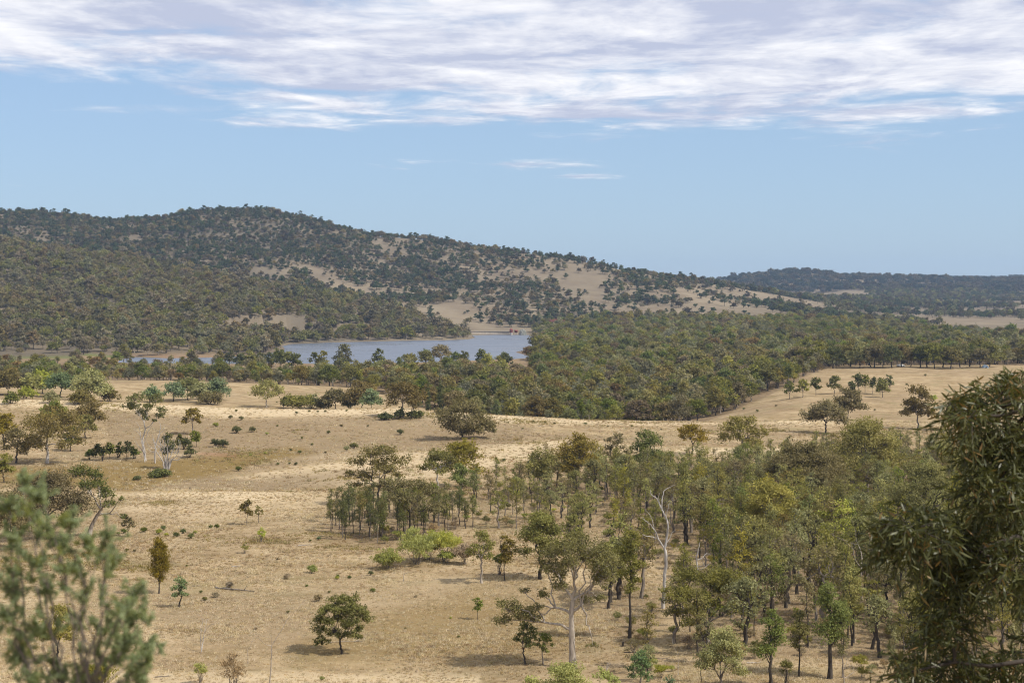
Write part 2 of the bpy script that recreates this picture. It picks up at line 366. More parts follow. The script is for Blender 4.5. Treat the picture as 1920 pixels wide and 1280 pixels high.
# ------------------------------------------------------------------ ground, water
def ground_material():
    m, nt, N, L = mat_nodes('dry_grass_ground')
    geo = N('ShaderNodeNewGeometry'); P = geo.outputs['Position']
    def A(n):
        a = N('ShaderNodeAttribute'); a.attribute_name = n; return a.outputs['Fac']
    n_big = noise_(N, L, P, 0.018, 5, 0.6)
    n_mid = noise_(N, L, P, 0.11, 6, 0.62)
    n_fin = noise_(N, L, P, 0.9, 6, 0.7)
    st = N('ShaderNodeMapping'); st.inputs['Scale'].default_value = (0.22, 1.0, 1.0); st.inputs['Rotation'].default_value = (0, 0, 0.12); L(P, st.inputs[0])
    n_str = noise_(N, L, st.outputs[0], 0.32, 5, 0.65)
    c = mixc(N, L, rng_(N, L, n_mid, 0.32, 0.68), (0.280, 0.200, 0.108), (0.430, 0.325, 0.190))
    c = mixc(N, L, rng_(N, L, n_big, 0.46, 0.70, 0, 0.7), c, (0.255, 0.182, 0.108))
    c = mixc(N, L, rng_(N, L, n_str, 0.50, 0.72, 0, 0.55), c, (0.215, 0.150, 0.080))
    c = mixc(N, L, rng_(N, L, n_str, 0.50, 0.28, 0, 0.35), c, (0.520, 0.415, 0.275))
    c = mixc(N, L, rng_(N, L, n_fin, 0.50, 0.75, 0, 0.55), c, (0.185, 0.130, 0.068))
    c = mixc(N, L, rng_(N, L, n_fin, 0.48, 0.25, 0, 0.40), c, (0.530, 0.425, 0.285))
    n_pat = noise_(N, L, P, 0.28, 5, 0.68)
    c = mixc(N, L, rng_(N, L, n_pat, 0.48, 0.68, 0, 0.75), c, (0.195, 0.138, 0.068))
    n_gr = noise_(N, L, P, 0.06, 6, 0.7)
    c = mixc(N, L, rng_(N, L, n_gr, 0.50, 0.68, 0, 0.6), c, (0.220, 0.182, 0.090))
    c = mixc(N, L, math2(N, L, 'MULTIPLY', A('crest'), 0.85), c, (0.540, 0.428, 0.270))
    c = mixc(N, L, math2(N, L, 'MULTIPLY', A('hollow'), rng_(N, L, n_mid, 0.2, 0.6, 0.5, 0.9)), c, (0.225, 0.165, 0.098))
    c = mixc(N, L, math2(N, L, 'MULTIPLY', A('green'), rng_(N, L, n_mid, 0.1, 0.45)), c, (0.205, 0.142, 0.055))
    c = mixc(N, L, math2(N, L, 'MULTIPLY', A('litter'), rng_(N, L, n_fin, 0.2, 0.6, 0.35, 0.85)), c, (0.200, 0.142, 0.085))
    c = mixc(N, L, A('bank'), c, mixc(N, L, n_mid, (0.25, 0.105, 0.062), (0.34, 0.19, 0.115)))
    c = mixc(N, L, A('swamp'), c, (0.13, 0.145, 0.045))
    c = mixc(N, L, A('hill'), c, mixc(N, L, rng_(N, L, n_big, 0.35, 0.65), (0.300, 0.240, 0.160), (0.225, 0.172, 0.115)))
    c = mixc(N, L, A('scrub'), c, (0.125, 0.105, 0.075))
    bs = N('ShaderNodeBsdfDiffuse'); L(c, bs.inputs[0]); bp = N('ShaderNodeBump'); bp.inputs['Strength'].default_value = 0.8; bp.inputs['Distance'].default_value = 0.3
    L(math2(N, L, 'ADD', n_fin, math2(N, L, 'MULTIPLY', n_mid, 2.0)), bp.inputs['Height']); L(bp.outputs[0], bs.inputs['Normal'])
    out = N('ShaderNodeOutputMaterial'); L(bs.outputs[0], out.inputs[0])
    return m

# where trees stand close together (photo-pixel of the ground x distance), used for planting and for leaf litter
EDGE_PX = [-200, 0, 200, 420, 600, 730, 800, 900, 1000, 1300, 1335, 1480, 1545, 1600, 1920, 2300]
EDGE_D  = [800, 790, 775, 775, 765, 720, 665, 610, 578, 578, 610, 720, 850, 895, 895, 895]
def in_poly(px, py, P): return poly_sd(px, py, np.array(P, float)) < 0
WOOD_DENSE = [(960, 930), (1020, 908), (1120, 892), (1260, 900), (1340, 895), (1400, 882), (1480, 868), (1560, 862), (1700, 850), (2050, 845), (2050, 1190), (1740, 1200), (1640, 1180), (1560, 1195), (1440, 1180), (1370, 1110), (1290, 1040), (1230, 985), (1100, 935)]
WOOD_OPEN = [(880, 930), (960, 905), (1100, 935), (1240, 985), (1310, 1030), (1260, 1080), (1120, 1010), (1000, 1000), (900, 985)]
GROVE = [(606, 985), (640, 962), (720, 955), (800, 958), (880, 965), (893, 985), (850, 1003), (760, 1015), (700, 1022), (640, 1012), (612, 1000)]
FRONT = [(1150, 1085), (1235, 1090), (1240, 1150), (1205, 1195), (1160, 1200), (1130, 1150)]
FRONT2 = [(1380, 1090), (1440, 1150), (1560, 1165), (1640, 1150), (1740, 1180), (1960, 1180), (1960, 1275), (1750, 1250), (1600, 1228), (1440, 1240), (1330, 1240), (1250, 1215), (1280, 1150)]

FRONT3 = [(1140, 1195), (1330, 1200), (1500, 1238), (1720, 1235), (1740, 1280), (1380, 1280), (1150, 1278)]
def build_ground():
    nr, na = GX.shape
    V = np.stack([GX, GY, GZ], -1).reshape(-1, 3)
    V = np.vstack([V, [[0, 0, GZ[0].mean()]]])
    i = np.arange(nr - 1)[:, None]; j = np.arange(na)[None, :]; jn = (j + 1) % na
    Q = np.stack([i * na + j, i * na + jn, (i + 1) * na + jn, (i + 1) * na + j], -1).reshape(-1, 4)
    Q = Q[:, ::-1]
    jj = np.arange(na); T = np.stack([jj, (jj + 1) % na, np.full(na, nr * na)], -1)
    x, y, z = V[:, 0], V[:, 1], V[:, 2]
    ys = np.maximum(y, 1.0)
    px, py = 960 + FPX * x / ys, HOR - FPX * z / ys
    r = np.hypot(x, y)
    inview = (y > 140)
    green = np.zeros(len(V)); litter = np.zeros(len(V)); bank = np.zeros(len(V)); swamp = np.zeros(len(V)); scrub = np.zeros(len(V))
    m = inview & (y < 700)
    green[m] = sstep(-poly_sd(px[m], py[m], np.array([(-100, 878), (150, 868), (330, 858), (450, 848), (560, 835), (600, 850), (480, 872), (420, 890), (330, 905), (240, 925), (100, 905), (-100, 910)], float)), -6, 10) * 0.95
    g2 = [(640, 1150), (900, 1090), (1100, 1130), (1100, 1230), (1000, 1250), (600, 1262), (520, 1235), (560, 1190)]
    green[m] = np.maximum(green[m], 0.55 * sstep(-poly_sd(px[m], py[m], np.array(g2, float)), -10, 40))
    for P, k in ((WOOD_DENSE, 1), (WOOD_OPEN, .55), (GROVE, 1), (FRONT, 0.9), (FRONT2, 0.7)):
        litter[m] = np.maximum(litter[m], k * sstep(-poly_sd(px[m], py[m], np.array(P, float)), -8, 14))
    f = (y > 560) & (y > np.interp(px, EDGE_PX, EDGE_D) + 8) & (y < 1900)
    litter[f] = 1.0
    m = (r > 950) & (r < 1950)
    sd = poly_sd(x[m], y[m], LAKE)
    bank[m] = (1 - sstep(sd, 4, 26)) * np.where(y[m] > 1420, 0.85, 0.35) * (vnoise(x[m] / 30, y[m] / 30, 4) * 0.7 + 0.5).clip(0, 1)
    swamp[m] = (1 - sstep(np.hypot((x[m] + 335) / 75, (y[m] - 1165) / 30), 0.6, 1.1)) * 0.9
    hill = sstep(r, 1150, 1500)
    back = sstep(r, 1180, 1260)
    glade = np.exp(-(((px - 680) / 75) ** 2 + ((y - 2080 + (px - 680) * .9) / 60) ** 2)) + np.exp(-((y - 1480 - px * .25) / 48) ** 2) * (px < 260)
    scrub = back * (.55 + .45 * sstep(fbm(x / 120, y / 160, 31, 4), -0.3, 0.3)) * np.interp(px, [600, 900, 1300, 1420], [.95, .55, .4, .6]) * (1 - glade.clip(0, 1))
    # fold relief put into the grass colour: crests painted as lit, hollows as shaded
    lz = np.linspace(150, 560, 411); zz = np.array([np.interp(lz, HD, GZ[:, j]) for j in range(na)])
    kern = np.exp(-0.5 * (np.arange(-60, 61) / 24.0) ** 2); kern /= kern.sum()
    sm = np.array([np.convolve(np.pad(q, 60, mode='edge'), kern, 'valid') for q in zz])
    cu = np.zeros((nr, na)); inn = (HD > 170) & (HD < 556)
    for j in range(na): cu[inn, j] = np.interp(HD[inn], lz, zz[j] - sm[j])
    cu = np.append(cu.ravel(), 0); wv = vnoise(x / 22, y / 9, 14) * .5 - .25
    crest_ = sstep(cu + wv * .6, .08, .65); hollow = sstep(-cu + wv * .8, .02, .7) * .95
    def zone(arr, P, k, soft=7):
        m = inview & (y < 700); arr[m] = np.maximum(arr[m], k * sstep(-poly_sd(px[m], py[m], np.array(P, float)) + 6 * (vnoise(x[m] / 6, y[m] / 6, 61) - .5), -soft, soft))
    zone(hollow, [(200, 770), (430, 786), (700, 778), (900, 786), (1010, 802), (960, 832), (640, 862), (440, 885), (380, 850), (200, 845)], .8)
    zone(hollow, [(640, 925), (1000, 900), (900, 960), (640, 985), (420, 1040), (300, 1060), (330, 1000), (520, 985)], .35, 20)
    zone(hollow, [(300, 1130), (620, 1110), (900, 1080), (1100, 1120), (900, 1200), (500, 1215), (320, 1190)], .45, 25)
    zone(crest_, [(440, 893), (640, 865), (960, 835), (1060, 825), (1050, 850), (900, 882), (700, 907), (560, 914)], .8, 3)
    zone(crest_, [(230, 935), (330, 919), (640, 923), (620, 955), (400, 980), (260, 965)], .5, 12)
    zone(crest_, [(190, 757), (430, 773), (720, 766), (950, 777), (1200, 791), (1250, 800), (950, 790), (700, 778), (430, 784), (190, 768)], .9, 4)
    zone(bank, [(368, 849), (400, 846), (442, 852), (447, 859), (410, 856), (372, 854)], .35, 3)
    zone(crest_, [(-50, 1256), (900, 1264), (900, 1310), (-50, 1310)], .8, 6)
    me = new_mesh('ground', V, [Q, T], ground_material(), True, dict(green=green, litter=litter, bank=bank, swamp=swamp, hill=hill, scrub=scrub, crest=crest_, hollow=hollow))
    o = obj('ground', me, kind='structure')
build_ground()

def build_lake():
    m, nt, N, L = mat_nodes('lake_water')
    geo = N('ShaderNodeNewGeometry')
    mp = N('ShaderNodeMapping'); mp.inputs['Scale'].default_value = (1, 0.35, 1); L(geo.outputs['Position'], mp.inputs[0])
    f = noise_(N, L, mp.outputs[0], 0.5, 4, 0.6); g = noise_(N, L, geo.outputs['Position'], 0.012, 3, 0.5)
    bs = N('ShaderNodeBsdfPrincipled'); bs.inputs['Base Color'].default_value = (0.12, 0.14, 0.175, 1)
    bs.inputs['IOR'].default_value = 1.33
    L(rng_(N, L, g, 0.4, 0.6, 0.24, 0.40), bs.inputs['Roughness'])
    bp = N('ShaderNodeBump'); bp.inputs['Strength'].default_value = 0.25; bp.inputs['Distance'].default_value = 0.2
    L(f, bp.inputs['Height']); L(bp.outputs[0], bs.inputs['Normal'])
    out = N('ShaderNodeOutputMaterial'); L(bs.outputs[0], out.inputs[0])
    c = LAKE.mean(0); V = []
    P = LAKE + (LAKE - c) / np.linalg.norm(LAKE - c, axis=1)[:, None] * 6
    V = np.column_stack([P, np.full(len(P), WATER_Z)])
    me = bpy.data.meshes.new('lake'); me.from_pydata(V.tolist(), [], [list(range(len(V)))]); me.materials.append(m)
    me.update()
    if me.polygons[0].normal.z < 0: me.flip_normals()
    obj('lake', me, kind='structure')
build_lake()

# ------------------------------------------------------------------ plant geometry
class Builder:
    def __init__(s): s.V, s.F, s.n = [], [], 0
    def tube(s, P, R, sides=6):
        P = np.asarray(P, float); R = np.asarray(R, float); k = len(P)
        t = np.gradient(P, axis=0); t /= np.linalg.norm(t, axis=1)[:, None] + 1e-9
        ref = np.array([0.31, 0.94, 0.13]); a = np.cross(t, ref); a /= np.linalg.norm(a, axis=1)[:, None] + 1e-9
        b = np.cross(t, a)
        an = np.arange(sides) * 2 * math.pi / sides
        ring = P[:, None] + R[:, None, None] * (np.cos(an)[None, :, None] * a[:, None] + np.sin(an)[None, :, None] * b[:, None])
        i = np.arange(k - 1)[:, None] * sides; j = np.arange(sides)[None]; jn = (j + 1) % sides
        Q = np.stack([i + j, i + jn, i + sides + jn, i + sides + j], -1).reshape(-1, 4) + s.n
        s.V.append(ring.reshape(-1, 3)); s.F.append(Q); s.n += k * sides
    def mesh(s, name, mat=None):
        return new_mesh(name, np.vstack(s.V), np.vstack(s.F), mat, True)

def unit(v): return v / (np.linalg.norm(v, axis=-1, keepdims=True) + 1e-9)
def curve(rng, a, b, up=0.25, k=7, wob=0.05):
    """bent limb from a to b"""
    a, b = np.asarray(a, float), np.asarray(b, float)
    L = np.linalg.norm(b - a)
    c = a * 0.55 + b * 0.45 + np.array([0, 0, up * L]) * np.sign(0.5)
    t = np.linspace(0, 1, k)[:, None]
    P = (1 - t) ** 2 * a + 2 * t * (1 - t) * c + t * t * b
    w = rng.normal(0, wob * L, (k, 3)); w[0] = 0; w[-1] = 0
    return P + w
def leaves_mesh(rng, name, pos, ax, ln, wd, tint, mat=None, tip=None, face=None):
    """one rhombic leaf spray per row"""
    n = len(pos)
    ax = unit(ax); sd = unit(np.cross(ax, rng.normal(0, 1, (n, 3)) if face is None else face + rng.normal(0, .45, (n, 3))))
    ln = np.broadcast_to(ln, n)[:, None] * rng.uniform(0.7, 1.3, (n, 1)); wd = np.broadcast_to(wd, n)[:, None] * rng.uniform(0.7, 1.3, (n, 1))
    a, c = pos - ax * ln * 0.5, pos + ax * ln * 0.5
    m = pos - ax * ln * 0.08
    V = np.stack([a, m + sd * wd * 0.5, c, m - sd * wd * 0.5], 1).reshape(-1, 3)
    F = np.arange(4 * n).reshape(n, 4)
    at = dict(tint=np.repeat(np.clip(tint, 0, 1), 4))
    if tip is not None: at['tip'] = np.repeat(tip, 4)
    return new_mesh(name, V, F, mat, False, at)

def lobes_for(kind, H, W, rng):
    """crown as rounded masses: rows of (x, y, z, r, flatness)"""
    out = []; R = W / 2
    if kind in ('spread', 'sparse'):
        n = 14 if kind == 'spread' else 12
        lo = 0.38 if kind == 'spread' else 0.44
        for i in range(n):
            ph = i * 2.4 + rng.uniform(-.5, .5); q = math.sqrt((i + 0.4) / n)
            rho = R * q * rng.uniform(0.58, 0.80); r = R * rng.uniform(0.28, 0.40) * (1.0 if kind == 'spread' else 0.8)
            z = H * (lo + (0.97 - lo) * (1 - q ** 2.2) * rng.uniform(0.82, 1.0)) - r * 0.6 * (1 - q) - r * 0.15
            z = min(z, H - r * 0.62) - H * rng.uniform(0, .06)
            out.append((rho * math.cos(ph), rho * math.sin(ph), z, r, 0.78))
    elif kind == 'round':
        for i in range(15):
            ph = i * 2.4 + rng.uniform(-.4, .4); q = math.sqrt((i + 0.4) / 15); r = R * rng.uniform(0.30, 0.40)
            rho = (R - r) * q * 1.06
            zt = 0.26 + 0.60 * (1 - q ** 2.6); zz = H * (zt if i % 2 else rng.uniform(0.30, max(zt, .34)))
            out.append((rho * math.cos(ph), rho * math.sin(ph), zz + 0.05 * H, r, 0.78))
    elif kind == 'tall':
        n = 8
        for i in range(n):
            q = i / (n - 1); ph = rng.uniform(0, 6.28); wd = math.sin(math.pi * (0.18 + 0.72 * q)) ** 0.8
            rho = R * 0.55 * wd * rng.uniform(0.4, 1.0); r = R * rng.uniform(0.34, 0.50) * (0.75 + 0.4 * wd)
            out.append((rho * math.cos(ph), rho * math.sin(ph), H * (0.45 + 0.48 * q) - r * 0.3, r, 0.95))
    elif kind == 'cone':
        for i in range(16):
            q = i / 15; wd = (math.sin(math.pi * min(1, 0.2 + q * 0.68)) ** 0.9); ph = i * 2.4
            rho = R * 0.62 * wd * rng.uniform(0.5, 1); r = R * 0.40 * (0.6 + .5 * wd)
            out.append((rho * math.cos(ph), rho * math.sin(ph), H * (0.27 + 0.66 * q), r, 1.25))
    elif kind == 'bush':
        for i in range(9):
            ph = i * 2.4; q = math.sqrt((i + .3) / 9); r = R * rng.uniform(0.34, 0.46); rho = (R - r) * q
            out.append((rho * math.cos(ph), rho * math.sin(ph), H * rng.uniform(0.28, 0.80 - 0.35 * q), r, min(1.2, 0.42 * H / r)))
    elif kind == 'wispy':
        for i in range(12):
            ph = i * 2.4; q = math.sqrt((i + .3) / 12); r = R * rng.uniform(0.22, 0.36); rho = (R - r) * q
            out.append((rho * math.cos(ph), rho * math.sin(ph), H * rng.uniform(0.35, 0.86 - 0.3 * q), r, 1.1))
    elif kind == 'cypress':
        for i in range(14):
            q = i / 13; out.append((rng.normal(0, R * .1), rng.normal(0, R * .1), H * (0.08 + 0.86 * q), R * (1.0 - 0.75 * q ** 1.6) * 0.8, 1.3))
    return np.array(out)

def make_tree(seed, kind, H, W, leaf, dens=1.0, lobes=None, trunk=None, r0=None, base=None, droop=0.35, twig=True, bare=0.0, fork=None, name='tree'):
    """returns (trunk mesh, crown mesh); origin at the foot. leaf = leaf-spray length in metres"""
    rng = np.random.default_rng(seed)
    lb = lobes_for(kind, H, W, rng) if lobes is None else np.array(lobes, float)
    lb[:, 3] *= 1.22
    multi = kind in ('bush', 'wispy')
    tf = base if base is not None else {'spread': .34, 'sparse': .38, 'round': .26, 'tall': .45, 'cone': .8, 'bush': .08, 'wispy': .06, 'cypress': .9}[kind]
    r0 = r0 or H * {'spread': .026, 'sparse': .024, 'round': .022, 'tall': .014, 'cone': .014, 'bush': .016, 'wispy': .010, 'cypress': .02}[kind]
    B = Builder()
    # trunk
    if trunk is None:
        top = np.array([rng.normal(0, .03 * H), rng.normal(0, .03 * H), H * (tf if kind not in ('tall',) else .86)])
        k = 8; t = np.linspace(0, 1, k)[:, None]
        TP = t * top + rng.normal(0, .010 * H, (k, 3)) * np.array([1, 1, 0]) * np.minimum(1, t * 3) * (1 if kind != 'cone' else .5)
    else:
        TP = np.array(trunk, float); top = TP[-1]
    TP = TP.copy(); TP[0, 2] = -0.25
    rt = r0 * (0.62 if kind in ('spread', 'sparse', 'round') else 0.25)
    TR = np.linspace(r0, rt, len(TP)); TR[0] = r0 * 1.35
    if not multi: B.tube(TP, TR, 8)
    # limbs: lobes are reached by shared main limbs
    nl = len(lb)
    if kind in ('spread', 'sparse', 'round') or trunk is not None:
        ng = fork or (4 if nl > 8 else max(1, nl // 2))
        ang = np.arctan2(lb[:, 1], lb[:, 0]); order = np.argsort(ang if trunk is None else lb[:, 0])
        groups = np.array_split(order, ng)
        for g in groups:
            c = lb[g, :3].mean(0)
            tt = top if trunk is None else TP[max(1, int(np.argmin(np.abs(TP[:, 2] - min(TP[-1, 2], c[2] * 0.78 - 0.15 * abs(c[0]))))))]
            mid = tt * 0.52 + c * 0.48 + np.array([0, 0, -0.02 * H])
            P = curve(rng, tt, mid, 0.10, 6, 0.035)
            R = np.linspace(rt * 0.78, rt * 0.48, 6); B.tube(P, R, 6)
            for i in g:
                P2 = curve(rng, mid, lb[i, :3], 0.12, 7, 0.045); B.tube(P2, np.linspace(rt * 0.45, rt * 0.14, 7), 5)
    elif multi:
        for i in range(nl):
            P = curve(rng, rng.normal(0, .05 * W, 3) * np.array([1, 1, 0]) - np.array([0, 0, .1]), lb[i, :3], 0.15, 7, .03)
            B.tube(P, np.linspace(r0, r0 * .3, 7), 4)
    else:
        for i in range(nl):
            zz = lb[i, 2] - 0.9 * math.hypot(lb[i, 0], lb[i, 1]) - lb[i, 3] * .4
            zz = min(max(zz, H * (.30 if kind == 'tall' else .12)), TP[-1, 2]); q = np.array([np.interp(zz, TP[:, 2], TP[:, k]) for k in range(3)])
            P = curve(rng, q, lb[i, :3], -0.05, 5, .03); B.tube(P, np.linspace(r0 * .42, r0 * .12, 5), 4)
    # clusters and leaves
    area = np.sum(np.pi * lb[:, 3] ** 2 * lb[:, 4] ** 0.5)
    wid = leaf * (0.52 if kind not in ('cone', 'wispy') else 0.28)
    n_leaf = int(dens * 1.7 * area / (leaf * wid * 0.5))
    n_leaf = max(60, min(n_leaf, 13000))
    w = lb[:, 3] ** 2; w = w / w.sum()
    pos, ax, ti, fc = [], [], [], []
    for i in range(nl):
        x, y, z, r, fl = lb[i]
        k = int(np.clip(7 + 5 * r / max(leaf * 2.2, 0.5), 7, 26))
        d = unit(rng.normal(0, 1, (k, 3))); d[:, 2] = np.where(d[:, 2] < -0.35, -d[:, 2] * .6, d[:, 2])
        rad = r * rng.uniform(0.05, 1.0, (k, 1)) ** 0.55 * 0.98
        cl = np.array([x, y, z]) + d * rad * np.array([1, 1, fl])
        if twig:
            for c in cl[: (k if leaf < .5 else k // 2)]:
                B.tube(curve(rng, [x, y, z - r * fl * .35], c, .05, 4, .04), np.linspace(rt * .16, rt * .05, 4), 3)
        nn = max(1, int(n_leaf * w[i])); keep = rng.random(k) > bare
        if not keep.any(): keep[0] = True
        ci = rng.choice(np.nonzero(keep)[0], nn)
        cr = r * rng.uniform(0.34, 0.62, k)
        off = unit(rng.normal(0, 1, (nn, 3))) * (rng.uniform(0, 1, (nn, 1)) ** 0.42) * cr[ci][:, None] * np.array([1, 1, .72 if kind != 'cone' else 1.3])
        pos.append(cl[ci] + off)
        a = unit(off) * .7 + rng.normal(0, .6, (nn, 3))
        a[:, 2] += (-droop if kind not in ('cone', 'wispy', 'cypress') else 1.0)
        ax.append(a); o2 = cl[ci] + off - np.array([x, y, z - r * .3]); fc.append(unit(unit(off) * .5 + unit(o2) * .7 + np.array([0, 0, .55])))
        ct = rng.uniform(0, 1, k)
        ti.append(.55 * ct[ci] + .45 * rng.uniform(0, 1, nn))
    pos = np.vstack(pos); pos[:, 2] = np.maximum(pos[:, 2], 0.05 + leaf * .3)
    crown = leaves_mesh(rng, name + '_crown', pos, np.vstack(ax), leaf, wid, np.concatenate(ti), face=np.vstack(fc))
    if not B.V: B.tube(TP, TR, 6)
    return B.mesh(name + '_trunk'), crown

def dead_mesh(seed, H, W, r0, spec=None, depth=4, stems=1, name='dead'):
    """bare branching skeleton"""
    rng = np.random.default_rng(seed); B = Builder()
    def grow(p, d, L, r, lev):
        k = 6; P = [np.array(p, float)]; dd = np.array(d, float)
        for i in range(k - 1):
            dd = unit(dd + rng.normal(0, .16 if lev else .05, 3) + np.array([0, 0, .04 if lev else .1])); P.append(P[-1] + dd * L / (k - 1))
        e = r * (.62 if lev else .5)
        B.tube(P, np.linspace(r, e, k), 6 if r > .08 else 4)
        if lev >= depth: return
        n = rng.integers(2, 4)
        for i in range(n):
            nd = unit(dd + rng.normal(0, .62, 3) * np.array([W / H * 2.2, W / H * 2.2, .7]))
            if nd[2] < -0.1: nd[2] *= -.5
            grow(P[-1] if i < 2 else P[3], nd, L * rng.uniform(.55, .85), e * rng.uniform(.6, .8), lev + 1)
    for s in range(stems):
        d = unit(np.array([rng.normal(0, .22 if stems > 1 else .05), rng.normal(0, .2 if stems > 1 else .05), 1.0]))
        grow([rng.normal(0, .25) * (stems > 1), rng.normal(0, .25) * (stems > 1), -.2], d, H * .42, r0, 0)
    V = np.vstack(B.V); sc_ = H / V[:, 2].max(); B.V = [v * np.array([1, 1, sc_]) for v in B.V]
    return B.mesh(name)

def put_tree(name, loc, meshes, leaf, bark, label, cat='tree', group=None, rz=0.0, s=(1, 1, 1)):
    t = thing(name, loc, label, cat, group, rz, s)
    obj('trunk', meshes[0], t, BM[bark])
    obj('crown', meshes[1], t, LM[leaf], kind='stuff')
    return t
SILH = []      # (px0, px1, py0, py1, distance) of what is already standing, for choosing which trees show
def hero(px, py, top, w, kind, leaf, bark, label, name='gum_tree', cat='tree', seed=None, dens=1.0, depth=None, group=None, **kw):
    """a tree standing where the ray through (px, py) meets the ground; top row and crown width in photo pixels"""
    loc = on_ground(px, py) if depth is None else at_depth(px, depth)
    d = loc[1]; H = (HOR - loc[2] * FPX / d - top) / FPX * d; W = w / FPX * d
    H = max(H, 0.3)
    leaf_len = max(0.20, d * 0.0015)
    if kind in ('bush', 'wispy'): leaf_len = min(leaf_len, W * .16)
    if 'lobes_px' in kw:
        rg = np.random.default_rng(seed or 1); k = d / FPX
        kw['lobes'] = [((x - px) * k, yy if yy is not None else rg.normal(0, .18) * W, (HOR - loc[2] * FPX / d - y) * k, r * k, fl) for x, y, r, fl, yy in kw.pop('lobes_px')]
    if 'trunk_px' in kw:
        k = d / FPX; kw['trunk'] = [((x - px) * k, yy, (HOR - loc[2] * FPX / d - y) * k) for x, y, yy in kw.pop('trunk_px')]
    ms = make_tree(seed or int(px * 7 + py), kind, H, W, leaf_len, dens, name=name, **kw)
    t = put_tree(name, loc, ms, leaf, bark, label, cat, group)
    SILH.append((px - w * .45, px + w * .45, top, top + (py - top) * .6 if depth is None else top + 40, d))
    return t

# ------------------------------------------------------------------ single trees one can point to
X = lambda x, y, r, fl=.7, yy=None: (x, y, r, fl, yy)
hero(641, 1226, 1117, 108, 'round', 'olive', 'dark', 'round dense olive-green tree standing alone on open grass, dark shadow beside it', seed=5, dens=1.5,
     lobes_px=[X(642 + 40 * math.cos(a) * q, 1166 - 40 * math.sin(a) * q, 13.5, .85, 1.9 * math.cos(b_) * (1.15 - .55 * q)) for q, a, b_ in [(1.0, .05, 0), (1.0, .4, 1.5), (1.0, .75, 3), (1.0, 1.15, 0), (1.0, 1.55, 2), (1.0, 1.95, 1), (1.0, 2.35, 3), (1.0, 2.75, 0), (1.0, 3.1, 1.6), (.62, .3, 3), (.62, .9, 0), (.62, 1.6, 3), (.62, 2.2, .3), (.62, 2.9, 3), (.25, 1.5, 0), (.3, 0, 3), (.3, 3.1, 0)]] + [X(600, 1182, 13, .8, .6), X(606, 1198, 11, .7, -.6), X(622, 1190, 11, .7, 1.0), X(597, 1204, 8, .7, 0), X(660, 1188, 11, .7, -.8), X(675, 1180, 11, .8, .5), X(672, 1193, 7, .7, 0), X(640, 1186, 10, .7, -1.2)])
hero(1075, 1252, 1005, 225, 'sparse', 'olive', 'pale', 'large gum with thick pale trunk and a long low limb reaching over the grass', seed=11, dens=1.7, fork=6, r0=0.40, base=.5,
     trunk_px=[(1075, 1252, 0), (1073, 1220, 0), (1072, 1180, .1), (1071, 1150, .1), (1074, 1125, 0)],
     lobes_px=[X(1035, 1038, 26, .8, .5), X(1060, 1028, 26, .8, -1), X(1085, 1022, 26, .8, 1), X(1112, 1030, 26, .8, 0), X(1138, 1052, 24, .85, 1), X(1075, 1052, 24, .8, -2), X(1050, 1095, 16, .8, -1), X(1132, 1075, 20, .8, -1), X(1008, 1140, 12, .7, 0), X(1120, 1060, 24, .8, -1.5), X(1095, 1050, 24, .8, 1.5), X(1035, 1065, 20, .8, -.6), X(1055, 1080, 18, .8, 1.2), X(1125, 1085, 18, .8, 0), X(1020, 1060, 13, .8, 1), X(955, 1138, 23, .8, -.5), X(975, 1156, 23, .8, .5), X(945, 1163, 17, .8, 0), X(1000, 1163, 17, .8, .5), X(985, 1112, 10, .8, 1), X(1016, 1118, 13, .8, 1.5), X(1100, 1130, 13, .7, 1), X(1125, 1128, 12, .7, 2), X(1110, 1205, 9, .6, -1)])
hero(298, 1113, 1010, 52, 'cone', 'orange', 'dark', 'upright feathery she-oak with straight dark trunk alone on the open meadow', name='sheoak_tree', seed=3, dens=1.0)
hero(337, 1138, 1080, 36, 'round', 'blue', 'dark', 'small blue-green tree with a leaning stem beside the upright she-oak', name='small_tree', seed=9, dens=1.0, trunk_px=[(335, 1138, 0), (337, 1128, 0), (341, 1118, 0), (340, 1108, 0)], r0=.11)
hero(463, 984, 935, 30, 'tall', 'brown', 'grey', 'thin brown-leaved young gum with forked stems on the bare slope', name='young_gum', seed=4, dens=.8)
hero(485, 980, 944, 24, 'sparse', 'olive', 'grey', 'spindly young gum leaning beside the forked brown-leaved one', name='young_gum', seed=6, dens=.8)
hero(490, 1016, 984, 20, 'wispy', 'lime', 'grey', 'yellow-green upright bush below the two thin young gums', name='bush', cat='bush', seed=7)
hero(459, 1038, 1014, 20, 'wispy', 'yellow', 'grey', 'small yellowish bush alone on dry grass', name='bush', cat='bush', seed=8, dens=.7)
hero(88, 868, 765, 128, 'spread', 'brown', 'white', 'wide dense brown-crowned gum with a white forked trunk by the creek flat', seed=21, base=.42, dens=1.0,
     lobes_px=[X(52, 828, 22), X(60, 800, 26), X(88, 785, 26), X(115, 795, 26), X(138, 815, 20), X(95, 812, 26, .7, -2), X(75, 835, 18), X(48, 845, 14), X(125, 832, 16), X(150, 828, 10), X(110, 785, 18, .7, 3), X(95, 768, 14)],
     trunk_px=[(88, 868, 0), (90, 850, 0), (87, 835, 0), (90, 820, -.4)])
hero(168, 806, 750, 66, 'round', 'orange', 'dark', 'rounded golden-green tree on the slope behind the brown-crowned gum', seed=23, base=.2, dens=1.1)
hero(160, 822, 772, 44, 'spread', 'olive', 'dark', 'dark olive tree between the golden-green tree and the creek flat', seed=24)
hero(100, 800, 748, 60, 'spread', 'green', 'dark', 'green tree whose top shows above the wide brown-crowned gum', seed=25)
